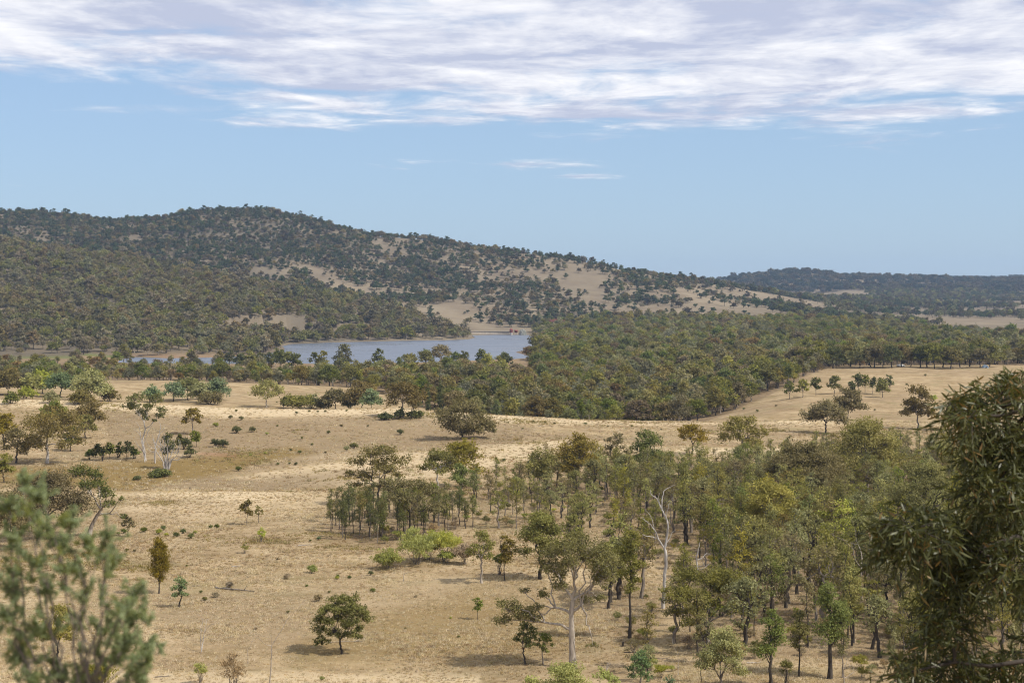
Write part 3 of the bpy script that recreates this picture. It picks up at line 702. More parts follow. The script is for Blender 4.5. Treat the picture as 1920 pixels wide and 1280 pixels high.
hero(272, 864, 733, 78, 'sparse', 'olive', 'white', 'tall gum with bare white stems and a flat high crown by the creek', seed=26, r0=.22, dens=1.4, base=.62, fork=3,
     lobes_px=[X(250, 758, 13, .6), X(265, 745, 15, .6), X(285, 750, 14, .6), X(258, 775, 12, .7), X(297, 780, 10, .6), X(303, 768, 9), X(274, 762, 13, .6), X(290, 788, 6, .6), X(245, 765, 8), X(272, 785, 9, .7)],
     trunk_px=[(273, 864, 0), (271, 845, 0), (267, 825, 0), (272, 805, .3), (270, 792, 0)])
hero(314, 878, 810, 40, 'tall', 'dark', 'grey', 'dark narrow crown growing among the white dead stems', name='young_gum', seed=27, dens=.7)
hero(361, 814, 756, 40, 'spread', 'orange', 'pale', 'neat golden-topped gum with pale trunk alone on the far slope', seed=28, dens=1.15, base=.45)
for i, (px, py, tp, w) in enumerate(((168, 862, 838, 24), (180, 863, 832, 24), (192, 864, 828, 22), (205, 862, 830, 26), (222, 858, 822, 24), (238, 862, 828, 26), (252, 860, 832, 24), (335, 848, 812, 20), (345, 842, 815, 30), (368, 838, 808, 28), (355, 858, 832, 26))):
    hero(px, py, tp, w, 'tall' if i % 2 else 'bush', 'dark' if i % 3 else 'green', 'dark', '%s %s in the straggling row along the creek foot' % ('dark green' if i % 3 else 'green', 'upright sapling' if i % 2 else 'bushy sapling'), name='creek_sapling', group='saplings along the creek', seed=300 + i)
hero(298, 894, 879, 48, 'bush', 'dark', 'dark', 'low dark mounded thicket on the creek flat under white dead stems', name='thicket', cat='bush', seed=31, dens=1.6)
hero(256, 900, 892, 19, 'bush', 'dark', 'dark', 'very small dark mound of bush on the creek flat near the large thicket', name='bush', cat='bush', seed=32, dens=1.5)
# behind the second rise
for i, (px, tp, w, d, kd, lf, lb) in enumerate((
    (285, 722, 34, 640, 'bush', 'blue', 'pale bluish shrubby tree at the end of the hollow clump'),
    (325, 716, 42, 648, 'spread', 'blue', 'grey-green tree in the hollow clump next to the pale bluish one'),
    (352, 705, 44, 655, 'spread', 'olive', 'tallest olive tree of the clump in the hollow'),
    (375, 722, 40, 640, 'round', 'pale', 'rounded greyish tree in the middle of the hollow clump'),
    (405, 716, 48, 660, 'round', 'blue', 'bluish green rounded tree at the far end of the hollow clump'),
    (392, 735, 44, 632, 'bush', 'brown', 'brownish bushy tree low in front of the hollow clump'),
    (500, 711, 68, 628, 'sparse', 'pale', 'pale half-bare gum with tangled whitish limbs in the hollow'),
    (560, 742, 46, 622, 'bush', 'olive', 'broad low olive bush behind the grassy crest'),
    (583, 740, 34, 630, 'bush', 'pale', 'small pale bush next to the broad low olive one'),
    (630, 730, 48, 625, 'spread', 'brown', 'brownish spreading tree behind the grassy crest'),
    (678, 721, 58, 622, 'round', 'orange', 'rust-topped rounded tree behind the grassy crest'),
    (697, 734, 36, 612, 'round', 'blue', 'small bluish green tree beside the rust-topped one'))):
    hero(px, 0, tp - 3, w * 1.3, kd, lf, 'pale' if i == 6 else 'dark', lb, seed=320 + i, depth=d, dens=.85 if kd == 'sparse' else 1.0, bare=.3 if kd == 'sparse' else 0)
hero(756, 784, 706, 82, 'spread', 'brown', 'pale', 'brownish gum with pale forked limbs on the crest, bushes round its foot', seed=34, base=.4, dens=.85)
for px, py, tp, w, lb in ((748, 786, 762, 28, 'dark round bush at the foot of the brownish crest gum'), (722, 787, 774, 34, 'low spreading bush beside the dark round one, away from the massive brown tree'), (778, 784, 768, 34, 'low bush between the dark round one and the massive brown tree'), (776, 768, 740, 28, 'bluish green shrub on the crest behind the brownish gum')):
    hero(px, py, tp, w, 'bush', 'dark' if tp != 740 else 'blue', 'dark', lb, name='bush', cat='bush', seed=int(px), dens=1.3)
hero(868, 822, 744, 124, 'spread', 'brown', 'dark', 'massive dense brown tree on the crest above the grove', seed=36, dens=1.35, base=.15,
     lobes_px=[X(838, 785, 20), X(855, 768, 22), X(880, 764, 22), X(900, 785, 20), X(915, 800, 18), X(870, 790, 24, .8, -3), X(845, 800, 18), X(893, 806, 20), X(868, 808, 18), X(828, 772, 12), X(922, 808, 10), X(862, 755, 14)])
hero(706, 948, 832, 128, 'spread', 'brown', 'dark', 'broad flat-topped brown gum with forked dark trunk behind the grove', seed=38, base=.28, dens=.95,
     lobes_px=[X(672, 870, 18, .6), X(695, 852, 22, .6), X(722, 848, 22, .6), X(745, 866, 20, .6), X(660, 890, 12, .6), X(685, 895, 18, .6), X(725, 880, 22, .6, -2), X(750, 888, 12), X(665, 912, 12, .5), X(708, 872, 20, .6, 3), X(652, 886, 6)])
hero(822, 922, 833, 92, 'sparse', 'olive', 'white', 'gum with a curving white trunk behind the brown grove tree', seed=39, base=.45, dens=1.25)
hero(866, 915, 812, 88, 'spread', 'yellow', 'grey', 'yellowish open-crowned gum next to the white curving trunk', seed=40, base=.5, dens=.9)
hero(865, 935, 868, 50, 'tall', 'green', 'grey', 'slim green tree under the yellowish open-crowned gum', seed=41)
hero(768, 1004, 888, 136, 'spread', 'brown', 'dark', 'black-limbed brownish tree rising out of the sapling grove', seed=42, base=.38, dens=.85,
     lobes_px=[X(730, 915, 20, .6), X(755, 905, 20, .6), X(785, 910, 20, .6), X(805, 925, 20, .7), X(825, 940, 14), X(745, 930, 18, .6), X(775, 935, 20, .7, -2), X(720, 905, 12), X(808, 955, 14)])
hero(1082, 925, 803, 98, 'spread', 'orange', 'grey', 'golden-topped gum with strong limbs at the edge of the woodland', seed=43, base=.42, dens=.95)
hero(1012, 928, 842, 62, 'tall', 'olive', 'grey', 'open leafy gum between the grove and the golden-topped gum', seed=44, dens=.85)
hero(1152, 905, 804, 66, 'sparse', 'brown', 'dark', 'thin-leaved gum with showing limbs beside the golden-topped one', seed=45, dens=.75)
hero(1216, 895, 806, 76, 'round', 'green', 'dark', 'bright green dense tree standing above the woodland saplings', seed=46, base=.35)
hero(1012, 1086, 944, 104, 'spread', 'olive', 'dark', 'dense dark olive gum clump with yellow-green crest', seed=47, base=.30, dens=1.25, fork=5)
hero(1074, 1062, 956, 52, 'spread', 'olive', 'grey', 'smaller umbrella-topped gum just behind the dense dark olive clump', seed=48, dens=1.2)
hero(903, 1094, 985, 70, 'sparse', 'olive', 'pale', 'two-stemmed thin gum between the lime bushes and the dark olive clump', seed=49, dens=1.2, base=.42)
hero(947, 1090, 1000, 42, 'tall', 'orange', 'dark', 'straight single-stemmed sapling gum beside the two-stemmed thin gum', name='young_gum', seed=50, dens=1.1)
hero(936, 1078, 1020, 30, 'wispy', 'green', 'grey', 'leafy green shrub between two thin young gums', name='bush', cat='bush', seed=51)
for px, py, tp, w, lf, lb in ((783, 1057, 988, 72, 'lime', 'tall lime-green wispy bush in front of the grove'), (728, 1066, 1030, 54, 'lime', 'lower rounded lime bush on the open side of the tall wispy one'), (832, 1052, 985, 66, 'lime', 'second tall lime bush close against the dark grove'), (838, 1056, 1030, 34, 'lime', 'small rounded lime bush at the foot of the tall wispy ones'), (870, 1058, 1015, 46, 'dry', 'greyish dry thicket at the end of the lime bushes'), (802, 1050, 1000, 60, 'yellow', 'yellowish wispy bush between the two tall lime ones')):
    hero(px, py, tp - 2, w * 1.25, 'wispy', lf, 'grey', lb, name='bush', cat='bush', seed=int(px + 3), dens=1.1)
hero(1328, 1206, 1058, 178, 'spread', 'olive', 'grey', 'wide low-branching gum with several heavy limbs in the front woodland', seed=52, base=.22, dens=1.5, fork=5,
     lobes_px=[X(1270, 1110, 24), X(1295, 1085, 24), X(1325, 1085, 24), X(1355, 1080, 24), X(1385, 1095, 24), X(1400, 1125, 22), X(1265, 1150, 18), X(1310, 1115, 22, .7, -2), X(1350, 1110, 24, .7, 2), X(1375, 1140, 20), X(1285, 1160, 14), X(1405, 1150, 16), X(1330, 1140, 18, .6, 2), X(1300, 1140, 16)])
hero(1355, 1300, 1172, 104, 'spread', 'pale', 'grey', 'pale green bushy sapling cluster in front of the wide low-branching gum', seed=53, base=.2, dens=1.1)
hero(1503, 950, 818, 190, 'sparse', 'brown', 'dark', 'large thinly leaved brownish gum with thick black forked trunk', seed=54, base=.25, dens=1.2, r0=.55)
hero(1625, 918, 768, 150, 'spread', 'yellow', 'grey', 'big pale yellow-green gum rising over the woodland', seed=55, base=.42, dens=1.0)
hero(1393, 880, 766, 118, 'sparse', 'yellow', 'grey', 'airy gum with a straight grey trunk and one slanting limb', seed=56, base=.48, dens=.8, bare=.15)
hero(1298, 852, 788, 78, 'sparse', 'orange', 'dark', 'small vase-shaped gum with dark limbs at the back edge of the woodland', seed=57, base=.3, dens=.8)
hero(1548, 812, 745, 86, 'spread', 'brown', 'dark', 'dark layered tree on the pale paddock above the woodland', seed=58, base=.3, dens=1.2)
hero(1590, 788, 728, 68, 'round', 'brown', 'pale', 'second dark tree, rounder, behind the dark layered one', seed=59, dens=1.1)
hero(1722, 805, 724, 70, 'round', 'brown', 'grey', 'lone brownish tree with a short trunk on the pale paddock', seed=60, base=.3, dens=1.0)
hero(1792, 806, 738, 54, 'spread', 'brown', 'dark', 'brownish paddock tree half hidden by the near hanging foliage', seed=61)
hero(1452, 1045, 888, 150, 'sparse', 'yellow', 'grey', 'broad yellow-green gum with tangled grey limbs in the woodland', seed=62, base=.4, dens=1.25)
hero(1570, 1062, 925, 120, 'sparse', 'lime', 'pale', 'bright yellow-green gum with a crooked pale limb', seed=63, base=.4, dens=1.0)
hero(1735, 1062, 838, 175, 'sparse', 'olive', 'dark', 'tall straggling gum with black crooked limbs showing through', seed=64, base=.45, dens=.85)
hero(1482, 1010, 935, 70, 'round', 'green', 'dark', 'dense fresh-green tree among the yellowish crowns', seed=65, base=.3)
hero(1556, 1272, 1088, 92, 'tall', 'green', 'dark', 'tall front-row tree with a dark stem forking low and full green crown', seed=66, dens=1.1, r0=.26)
hero(1498, 1268, 1140, 52, 'tall', 'olive', 'dark', 'slender front-row tree beside the tall full-crowned one', seed=67, dens=1.0)
hero(1446, 1290, 1140, 72, 'tall', 'green', 'dark', 'front-row tree with a black stem and drooping green crown', seed=68, dens=1.0, r0=.2)
hero(1474, 1284, 1220, 34, 'wispy', 'olive', 'dark', 'thin shrubby sapling at the feet of the front-row trees', name='bush', cat='bush', seed=69, dens=.8)
hero(1635, 1217, 1075, 60, 'sparse', 'olive', 'dark', 'thin leaning black-stemmed gum at the woodland front', seed=70, dens=.85)
hero(1600, 1205, 1055, 56, 'tall', 'pale', 'dark', 'pale leafy gum with two close dark stems at the woodland front', seed=71)
hero(1180, 1196, 985, 70, 'tall', 'olive', 'dark', 'tall bushy-topped gum standing directly behind the large pale-trunked gum', seed=72, dens=1.2)
hero(985, 1246, 1160, 66, 'sparse', 'green', 'dark', 'bushy low tree under the long limb of the large gum', name='small_tree', seed=73, dens=1.1, base=.3)
hero(1018, 1246, 1178, 50, 'sparse', 'green', 'grey', 'crooked thin little tree close by the foot of the large gum', name='small_tree', seed=74, dens=.8)
hero(895, 1162, 1118, 22, 'tall', 'green', 'dark', 'tiny lone sapling in the open grass', name='young_gum', seed=75, dens=.9)
hero(1200, 1300, 1212, 54, 'spread', 'blue', 'grey', 'grey-green small tree on the lower edge by bare sticks', name='small_tree', seed=76, dens=1.1, base=.4)
hero(376, 1282, 1228, 34, 'wispy', 'lime', 'grey', 'small bright leafy sapling in pale tall grass', name='young_gum', seed=77, dens=.8)
hero(436, 1296, 1212, 60, 'wispy', 'dry', 'grey', 'dry leafless brown bush in pale tall grass', name='bush', cat='bush', seed=78, dens=.55)
hero(108, 1240, 1128, 76, 'round', 'yellow', 'dark', 'yellow-green tree seen through the blurred near shrub', seed=79, dens=.9)
hero(180, 1300, 1215, 76, 'bush', 'yellow', 'dark', 'yellow-green bush low behind the blurred near shrub', name='bush', cat='bush', seed=80)
hero(90, 1010, 872, 170, 'spread', 'brown', 'dark', 'wide greyish-brown gum standing behind the blurred near shrub', seed=81, base=.3, dens=1.15)
hero(168, 1004, 876, 130, 'sparse', 'dark', 'pale', 'dark green gum with bleached leaning limbs at the edge of the creek flat', seed=82, dens=1.1, base=.28, r0=.4,
     trunk_px=[(166, 1004, 0), (172, 985, 0), (182, 966, 0), (190, 955, 0)],
     lobes_px=[X(130, 893, 16), X(150, 888, 18), X(172, 895, 16), X(190, 905, 16), X(165, 910, 16), X(205, 925, 14), X(215, 938, 12), X(230, 935, 7), X(228, 972, 10, .5), X(185, 925, 14, .7, 3)])
hero(20, 1030, 920, 110, 'round', 'brown', 'dark', 'dull brown tree at the edge behind the blurred near shrub', seed=83)
hero(8, 842, 768, 60, 'spread', 'orange', 'dark', 'orange-tinged tree at the meadow edge beside the wide brown gum', seed=84)
for i, (px, py, tp, w, kd, lf, lb) in enumerate((
    (15, 740, 700, 56, 'round', 'brown', 'brown rounded tree on the upper slope beyond the creek'), (60, 742, 706, 40, 'round', 'pale', 'pale green tree next to the brown rounded one on the slope'),
    (80, 738, 700, 40, 'round', 'lime', 'light green small tree on the slope crest'), (112, 745, 698, 50, 'spread', 'blue', 'open grey-green tree with dark stem on the slope'),
    (170, 752, 702, 66, 'round', 'pale', 'large pale-topped rounded tree on the slope above the golden one'), (50, 748, 728, 34, 'bush', 'lime', 'fresh green bush below the slope trees'), (150, 757, 735, 40, 'bush', 'brown', 'brown bush at the foot of the pale-topped rounded tree'), (20, 757, 738, 26, 'bush', 'green', 'small green bush near the meadow edge on the slope'))):
    hero(px, py, tp - 4, w * 1.3, kd, lf, 'dark', lb, name='gum_tree' if kd != 'bush' else 'bush', cat='tree' if kd != 'bush' else 'bush', seed=400 + i)
for i, (px, py, tp, w, kd, lf, lb) in enumerate((
    (30, 868, 790, 60, 'spread', 'brown', 'dull brown tree crowding the wide white-trunked gum'), (132, 846, 800, 40, 'round', 'dark', 'dark rounded tree under the golden-green one'),
    (205, 752, 726, 40, 'bush', 'brown', 'low brown thicket on the slope beside the pale-topped tree'), (95, 756, 730, 36, 'bush', 'pale', 'pale scrubby bush among the slope trees'), (8, 905, 850, 44, 'round', 'olive', 'olive tree at the meadow margin by the wide brown gum'),
    (240, 1006, 962, 34, 'sparse', 'brown', 'thin low brownish bush under the bleached leaning limbs'), (540, 770, 744, 40, 'round', 'olive', 'rounded olive tree behind the grassy crest by the broad low bush'), (606, 770, 746, 40, 'bush', 'brown', 'brown bush behind the grassy crest'), (655, 768, 742, 36, 'bush', 'olive', 'olive bush between the brownish and the rust-topped trees'))):
    hero(px, py if py > 775 or px < 250 else 0, tp, w, kd, lf, 'dark', lb, name='gum_tree' if kd != 'bush' else 'bush', cat='tree' if kd != 'bush' else 'bush', seed=520 + i, depth=None if py > 775 or px < 250 else 628)
# small paddock trees on the far rise
for i, (px, py, tp, w) in enumerate(((1565, 738, 704, 30), (1598, 742, 714, 20), (1610, 738, 700, 26), (1622, 736, 703, 22), (1636, 738, 707, 22), (1650, 740, 708, 22), (1655, 745, 711, 32), (1667, 735, 700, 20), (1530, 742, 708, 24), (1505, 745, 710, 28), (1480, 748, 712, 26))):
    hero(px, py, tp, w, 'tall' if i in (1, 2, 3, 4, 5, 8) else 'round', 'dark' if i % 3 else 'olive', 'grey', 'small %s tree in the loose clump on the high pale paddock' % (('dark ' if i % 3 else 'olive ') + ('narrow' if i in (1, 2, 3, 4, 5, 8) else 'umbrella-shaped')), name='paddock_tree', group='small trees clumped on the high pale paddock', seed=430 + i)
for i, px in enumerate((1535, 1562, 1595, 1612, 1632, 1640, 1655, 1672, 1690, 1708, 1726, 1738, 1752, 1768, 1782, 1800, 1818, 1838, 1856)):
    hero(px, 0, 638 + (i * 7 % 11), 44 + (i * 5 % 16), 'spread' if i % 3 else 'round', ('olive', 'dark', 'brown')[i % 3], 'dark', '%s %s tree in the row along the top of the pale paddock' % ('spreading' if i % 3 else 'rounded', ('olive', 'dark', 'brownish')[i % 3]), name='treeline_tree', group='row of trees along the paddock top', depth=848 + (i * 13 % 30), seed=450 + i)
for px, tp, w, d in ((803, 708, 11, 640), (825, 701, 12, 642)):
    hero(px, 0, tp, w, 'cypress', 'dark', 'dark', 'dark narrow cypress spire against the forest edge', name='cypress_tree', group='pair of cypress spires', depth=d, seed=int(px), dens=1.6)
# lake-side trees
for i, (px, tp, w, d) in enumerate(((357, 652, 18, 1010), (430, 652, 24, 1000), (452, 660, 34, 985), (470, 658, 30, 980), (505, 656, 18, 985), (525, 652, 30, 975), (542, 655, 34, 970), (553, 662, 30, 965), (590, 657, 22, 985), (605, 655, 24, 980), (640, 668, 36, 965), (710, 652, 26, 1000), (798, 652, 36, 985), (870, 656, 24, 980), (903, 652, 28, 990), (770, 662, 30, 960), (950, 660, 30, 985))):
    hero(px, 0, tp, w, 'round' if i % 2 else 'spread', 'dark' if i % 3 else 'olive', 'dark', '%s %s tree on the near shore against the water' % ('rounded' if i % 2 else 'spreading', 'dark' if i % 3 else 'olive'), name='shore_tree', group='trees along the near lake shore', depth=d, seed=480 + i, dens=1.1)

# ------------------------------------------------------------------ masses of trees (scattered through one object each)
def read_mesh(me):
    V = np.empty(len(me.vertices) * 3, np.float32); me.vertices.foreach_get('co', V)
    L = np.empty(len(me.loops), np.int32); me.loops.foreach_get('vertex_index', L)
    return V.reshape(-1, 3), L.reshape(-1, 4)
def proto_object(name, tm, cm, bark, leaf):
    V1, F1 = read_mesh(tm); V2, F2 = read_mesh(cm)
    ti = np.empty(len(V2), np.float32); cm.attributes['tint'].data.foreach_get('value', ti)
    me = new_mesh(name, np.vstack([V1, V2]), np.vstack([F1, F2 + len(V1)]), None, False, dict(tint=np.concatenate([np.zeros(len(V1)), ti])))
    me.materials.append(bark); me.materials.append(leaf)
    me.polygons.foreach_set('material_index', np.concatenate([np.zeros(len(F1)), np.ones(len(F2))]).astype(np.int32)); me.update()
    return bpy.data.objects.new(name, me)
def scatter(name, pts, rot, scl, idx, protos, label, cat, mat=None):
    """one object that plants the given shapes on its points"""
    col = bpy.data.collections.new(name + '_shapes')
    for i, p in enumerate(protos):
        p.name = '%s_shape_%02d' % (name, i); col.objects.link(p)
    me = bpy.data.meshes.new(name); me.vertices.add(len(pts)); me.vertices.foreach_set('co', np.asarray(pts, np.float32).ravel())
    for k, v in (('rz', rot), ('sz', scl)):
        a = me.attributes.new(k, 'FLOAT', 'POINT'); a.data.foreach_set('value', np.asarray(v, np.float32))
    a = me.attributes.new('which', 'INT', 'POINT'); a.data.foreach_set('value', np.asarray(idx, np.int32))
    o = obj(name, me, kind='stuff', label=label, category=cat)
    ng = bpy.data.node_groups.new(name + '_planting', 'GeometryNodeTree')
    ng.interface.new_socket('Geometry', in_out='INPUT', socket_type='NodeSocketGeometry'); ng.interface.new_socket('Geometry', in_out='OUTPUT', socket_type='NodeSocketGeometry')
    N, L = ng.nodes.new, ng.links.new
    gi, go = N('NodeGroupInput'), N('NodeGroupOutput')
    ci = N('GeometryNodeCollectionInfo'); ci.inputs['Collection'].default_value = col; ci.inputs['Separate Children'].default_value = True; ci.inputs['Reset Children'].default_value = True
    ip = N('GeometryNodeInstanceOnPoints'); ip.inputs['Pick Instance'].default_value = True
    def na(nm, t):
        n = N('GeometryNodeInputNamedAttribute'); n.data_type = t; n.inputs['Name'].default_value = nm; return n.outputs['Attribute']
    cx = N('ShaderNodeCombineXYZ'); L(na('rz', 'FLOAT'), cx.inputs[2])
    e2r = N('FunctionNodeEulerToRotation'); L(cx.outputs[0], e2r.inputs[0])
    L(gi.outputs[0], ip.inputs['Points']); L(ci.outputs[0], ip.inputs['Instance']); L(na('which', 'INT'), ip.inputs['Instance Index'])
    L(e2r.outputs[0], ip.inputs['Rotation'])
    sx = N('ShaderNodeCombineXYZ')
    for i in range(3): L(na('sz', 'FLOAT'), sx.inputs[i])
    L(sx.outputs[0], ip.inputs['Scale'])
    L(ip.outputs[0], go.inputs[0])
    md = o.modifiers.new('planting', 'NODES'); md.node_group = ng
    return o
def jitter_grid(x0, x1, y0, y1, step, rng):
    gx, gy = np.meshgrid(np.arange(x0, x1, step), np.arange(y0, y1, step))
    return gx.ravel() + rng.uniform(-.45, .45, gx.size) * step, gy.ravel() + rng.uniform(-.45, .45, gx.size) * step

rngF = np.random.default_rng(77)
def forest_protos(tag, n, H, W, leaf, leafs, barks, kinds, dens=.9):
    ps = []
    for i in range(n):
        kd = kinds[i % len(kinds)]
        tm, cm = make_tree(900 + i * 7 + len(tag), kd, H * (0.85 + .3 * ((i * 37) % 10) / 10), W * (0.85 + .3 * ((i * 53) % 10) / 10), leaf, dens, twig=False, name=tag)
        ps.append(proto_object(tag, tm, cm, BM[barks[i % len(barks)]], LM[leafs[i % len(leafs)]]))
    return ps

# distant leaf colours of the hills (drier, duller trees on the front spur; cloud shadow put into the darker green of the high ridge)
LM['spur_a'] = leaf_mat('leaves_spur_olive', (0.111, 0.109, 0.048), (0.301, 0.283, 0.123), var=.8)
LM['spur_b'] = leaf_mat('leaves_spur_brown', (0.126, 0.104, 0.056), (0.301, 0.246, 0.129), var=.8)
LM['ridge_a'] = leaf_mat('leaves_ridge_shaded_green', (0.049, 0.070, 0.037), (0.138, 0.156, 0.072), var=.8)
LM['ridge_b'] = leaf_mat('leaves_ridge_dull', (0.076, 0.070, 0.046), (0.185, 0.147, 0.087), var=.8)
LM['far'] = leaf_mat('leaves_far_hill', (0.045, 0.056, 0.042), (0.091, 0.100, 0.065), var=.5)
LM['wood'] = leaf_mat('leaves_forest_green', (0.118, 0.117, 0.042), (0.385, 0.342, 0.118), var=.9)
LM['wood2'] = leaf_mat('leaves_forest_olive', (0.104, 0.099, 0.037), (0.322, 0.276, 0.097), var=.9)
LM['wood3'] = leaf_mat('leaves_forest_brown', (0.110, 0.087, 0.041), (0.330, 0.242, 0.106), var=.7)

def plant(mask, x, y, ps, rng, smin, smax, name, label, cat, mult=None):
    x, y = x[mask], y[mask]
    z = ground(x, y)
    n = len(x)
    # stands of like trees: the kind and the size drift over the ground
    st = fbm(x / 70, y / 110, 123, 3) * .9 + rng.normal(0, .33, n)
    idx = np.clip(((st + 1) / 2 * len(ps)).astype(int), 0, len(ps) - 1)
    sz = smin + (smax - smin) * np.clip(.45 + .45 * fbm(x / 25, y / 25, 124, 2) + rng.normal(0, .24, n), 0, 1.25)
    if mult is not None: sz = sz * mult[mask]
    return scatter(name, np.column_stack([x, y, z - .1]), rng.uniform(0, 6.28, n), sz, idx, ps, label, cat)

# valley forest
x, y = jitter_grid(-420, 480, 570, 1850, 7.4, rngF)
px = 960 + FPX * x / y
edge = np.interp(px, EDGE_PX, EDGE_D) + 22 * fbm(x / 28, y / 28, 44, 3)
sd = np.full(len(x), 500.0); m = y > 950; sd[m] = poly_sd(x[m], y[m], LAKE)
n1 = fbm(x / 60, y / 60, 41, 3)
wob = px + 45 * fbm(y / 55, x * 0 + 3.3, 47, 3)
dens = np.where(wob < 1000, np.where(y < 845, .95, np.where(y < 885, .5, np.where((y > 960) & (wob < 540), .25, .05))), np.where(y < 1350, .92, .85))
dens = np.where((wob > 850) & (wob < 1000) & (y < 910), .9, dens)
dens = np.where((wob < 1004) & (y > 1085), 0, dens)
dens = np.where((px > 1540) & (y > 1000), .7, dens)
dens = np.where((px > 1500) & (y > 1500), .45, dens)
keep = (y > edge + 4) & (sd > 7) & (px > -150) & (px < 2080) & (rngF.random(len(x)) < dens * sstep(n1, -.95, -.45))
# individuals: the trees that stand along the near edge of the forest
front = keep & (y < edge + 17) & (px > 560) & (px < 1530) & (rngF.random(len(x)) < .8)
front[np.nonzero(front)[0][150:]] = False
fl = ('wood', 'wood2', 'wood3', 'green', 'olive'); fk = ('spread', 'round', 'tall', 'spread')
FP = [make_tree(860 + i, fk[i % 4], 11.5, 10.5 if fk[i % 4] != 'tall' else 6.5, .72, 1.0, name='forest_tree') for i in range(8)]
adj = {'wood': 'fresh green', 'wood2': 'dull olive', 'wood3': 'brownish', 'green': 'deep green', 'olive': 'olive'}
for k, (a, b) in enumerate(zip(x[front], y[front])):
    if k >= 150: break
    lf = fl[int(rngF.integers(0, 5))]; s = rngF.uniform(.75, 1.1); q = int(rngF.integers(0, 8)); bk = ('dark', 'pale', 'grey', 'dark', 'white')[k % 5]
    put_tree('forest_tree', (a, b, ground(a, b)[0] - .1), FP[q], lf, bk, '%s %s tree in the front row of the valley forest' % ({'spread': 'spreading', 'round': 'rounded', 'tall': 'narrow'}[fk[q % 4]], adj[lf]), 'tree', 'trees along the front of the valley forest', rngF.uniform(0, 6.28), (s, s, s))
LM['wood4'] = leaf_mat('leaves_forest_pale', (0.150, 0.148, 0.080), (0.280, 0.268, 0.160), var=.8)
P1 = forest_protos('valley_forest', 14, 11.5, 10.5, .95, ['wood3', 'wood2', 'dark', 'wood4', 'wood2', 'wood', 'wood3', 'wood', 'green', 'olive', 'wood4', 'wood', 'wood3', 'wood2'], ['dark', 'grey', 'pale'], ['spread', 'round', 'spread', 'bush'])
plant(keep & ~front, x, y, P1, rngF, .45, 1.3, 'valley_forest', 'green and olive gum forest filling the valley floor', 'forest', np.where(px < 640, .74, np.where(px < 990, .95, .95)))

# front spur above the lake
x, y = jitter_grid(-760, 30, 1190, 2120, 7.2, rngF)
px = 960 + FPX * x / y
sd = np.full(len(x), 500.0); m = y < 1950; sd[m] = poly_sd(x[m], y[m], LAKE)
crest = np.interp(px, [-200, 0, 250, 480, 700, 880], [2080, 2050, 2000, 1900, 1850, 1700])
n1 = fbm(x / 75, y / 75, 51, 3)
bare = np.exp(-((y - 1480 - (px - 0) * .25) / 48) ** 2) * (px < 260)
bare = np.maximum(bare, .9 * (fbm(x / 60, y / 70, 55, 3) > .42))
bare = np.maximum(bare, .72 * sstep(1380 - y, 0, 110) * (px < 430))
keep = (sd > 4) & (y < crest) & (px < 890) & (px > -260) & (rngF.random(len(x)) < (.90 * sstep(n1, -1.0, -.5)) * (1 - .95 * bare))
P2 = forest_protos('spur_woodland', 9, 10.5, 10, 1.35, ['spur_a', 'spur_b', 'spur_a', 'olive', 'spur_b'], ['pale', 'dark', 'grey'], ['spread', 'round', 'bush'], .85)
plant(keep, x, y, P2, rngF, .45, 1.5, 'spur_woodland', 'dull olive woodland on the front spur above the lake', 'woodland')
# high ridge
x, y = jitter_grid(-1000, 560, 1760, 2900, 7.7, rngF)
px = 960 + FPX * x / y
crest = np.interp(px, [-200, 0, 250, 480, 700, 880, 1000], [2080, 2050, 2000, 1900, 1850, 1760, 1750])
n1 = fbm(x / 90, y / 120, 61, 4)
cover = np.interp(px, [0, 560, 640, 760, 900, 1100, 1400], [.92, .92, .88, .60, .34, .26, .36])
glade = np.exp(-(((px - 680) / 75) ** 2 + ((y - 2080 + (px - 680) * .9) / 60) ** 2))
cover = np.clip(cover * (1 - 1.1 * glade) - .75 * (fbm(x / 70, y / 90, 65, 3) > .40), 0, 1)
keep = (y > crest) & (px < 1420) & (px > -260) & (rngF.random(len(x)) < np.clip(cover * .95 + n1 * 1.25 * (cover < .7), .07 * (glade < .4), .93))
keep &= ~((px > 840) & (px < 1010) & (y < 1830))
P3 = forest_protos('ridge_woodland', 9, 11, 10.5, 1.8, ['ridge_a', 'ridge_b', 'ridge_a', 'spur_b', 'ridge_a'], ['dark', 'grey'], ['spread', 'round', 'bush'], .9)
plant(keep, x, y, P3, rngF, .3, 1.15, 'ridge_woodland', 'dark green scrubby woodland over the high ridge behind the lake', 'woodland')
# plains and far hills
x, y = jitter_grid(120, 1750, 1850, 4150, 15.0, rngF)
px = 960 + FPX * x / y
n1 = fbm(x / 130, y / 300, 71, 4)
keep = (px > 1250) & (px < 2150) & (y > np.interp(px, [1250, 1340, 1480], [2650, 2300, 1850])) & (rngF.random(len(x)) < sstep(n1, -.16, .20) * .92)
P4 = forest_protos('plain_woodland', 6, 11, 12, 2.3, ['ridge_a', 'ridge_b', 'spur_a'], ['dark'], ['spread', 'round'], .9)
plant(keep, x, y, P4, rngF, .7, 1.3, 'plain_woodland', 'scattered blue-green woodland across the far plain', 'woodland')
x, y = jitter_grid(300, 2700, 3900, 7000, 24.0, rngF)
px = 960 + FPX * x / y
n1 = fbm(x / 300, y / 500, 81, 3)
keep = (px > 1340) & (px < 2150) & (rngF.random(len(x)) < np.where(y < 5200, .92 * sstep(n1, -1.0, -.45) * sstep(px, 1340, 1420), .5))
P5 = forest_protos('far_hill_forest', 4, 13, 20, 3.6, ['far', 'far', 'ridge_b'], ['dark'], ['round', 'spread'], 1.0)
plant(keep, x, y, P5, rngF, .8, 1.4, 'far_hill_forest', 'dark bluish forest covering the farthest hills', 'forest')

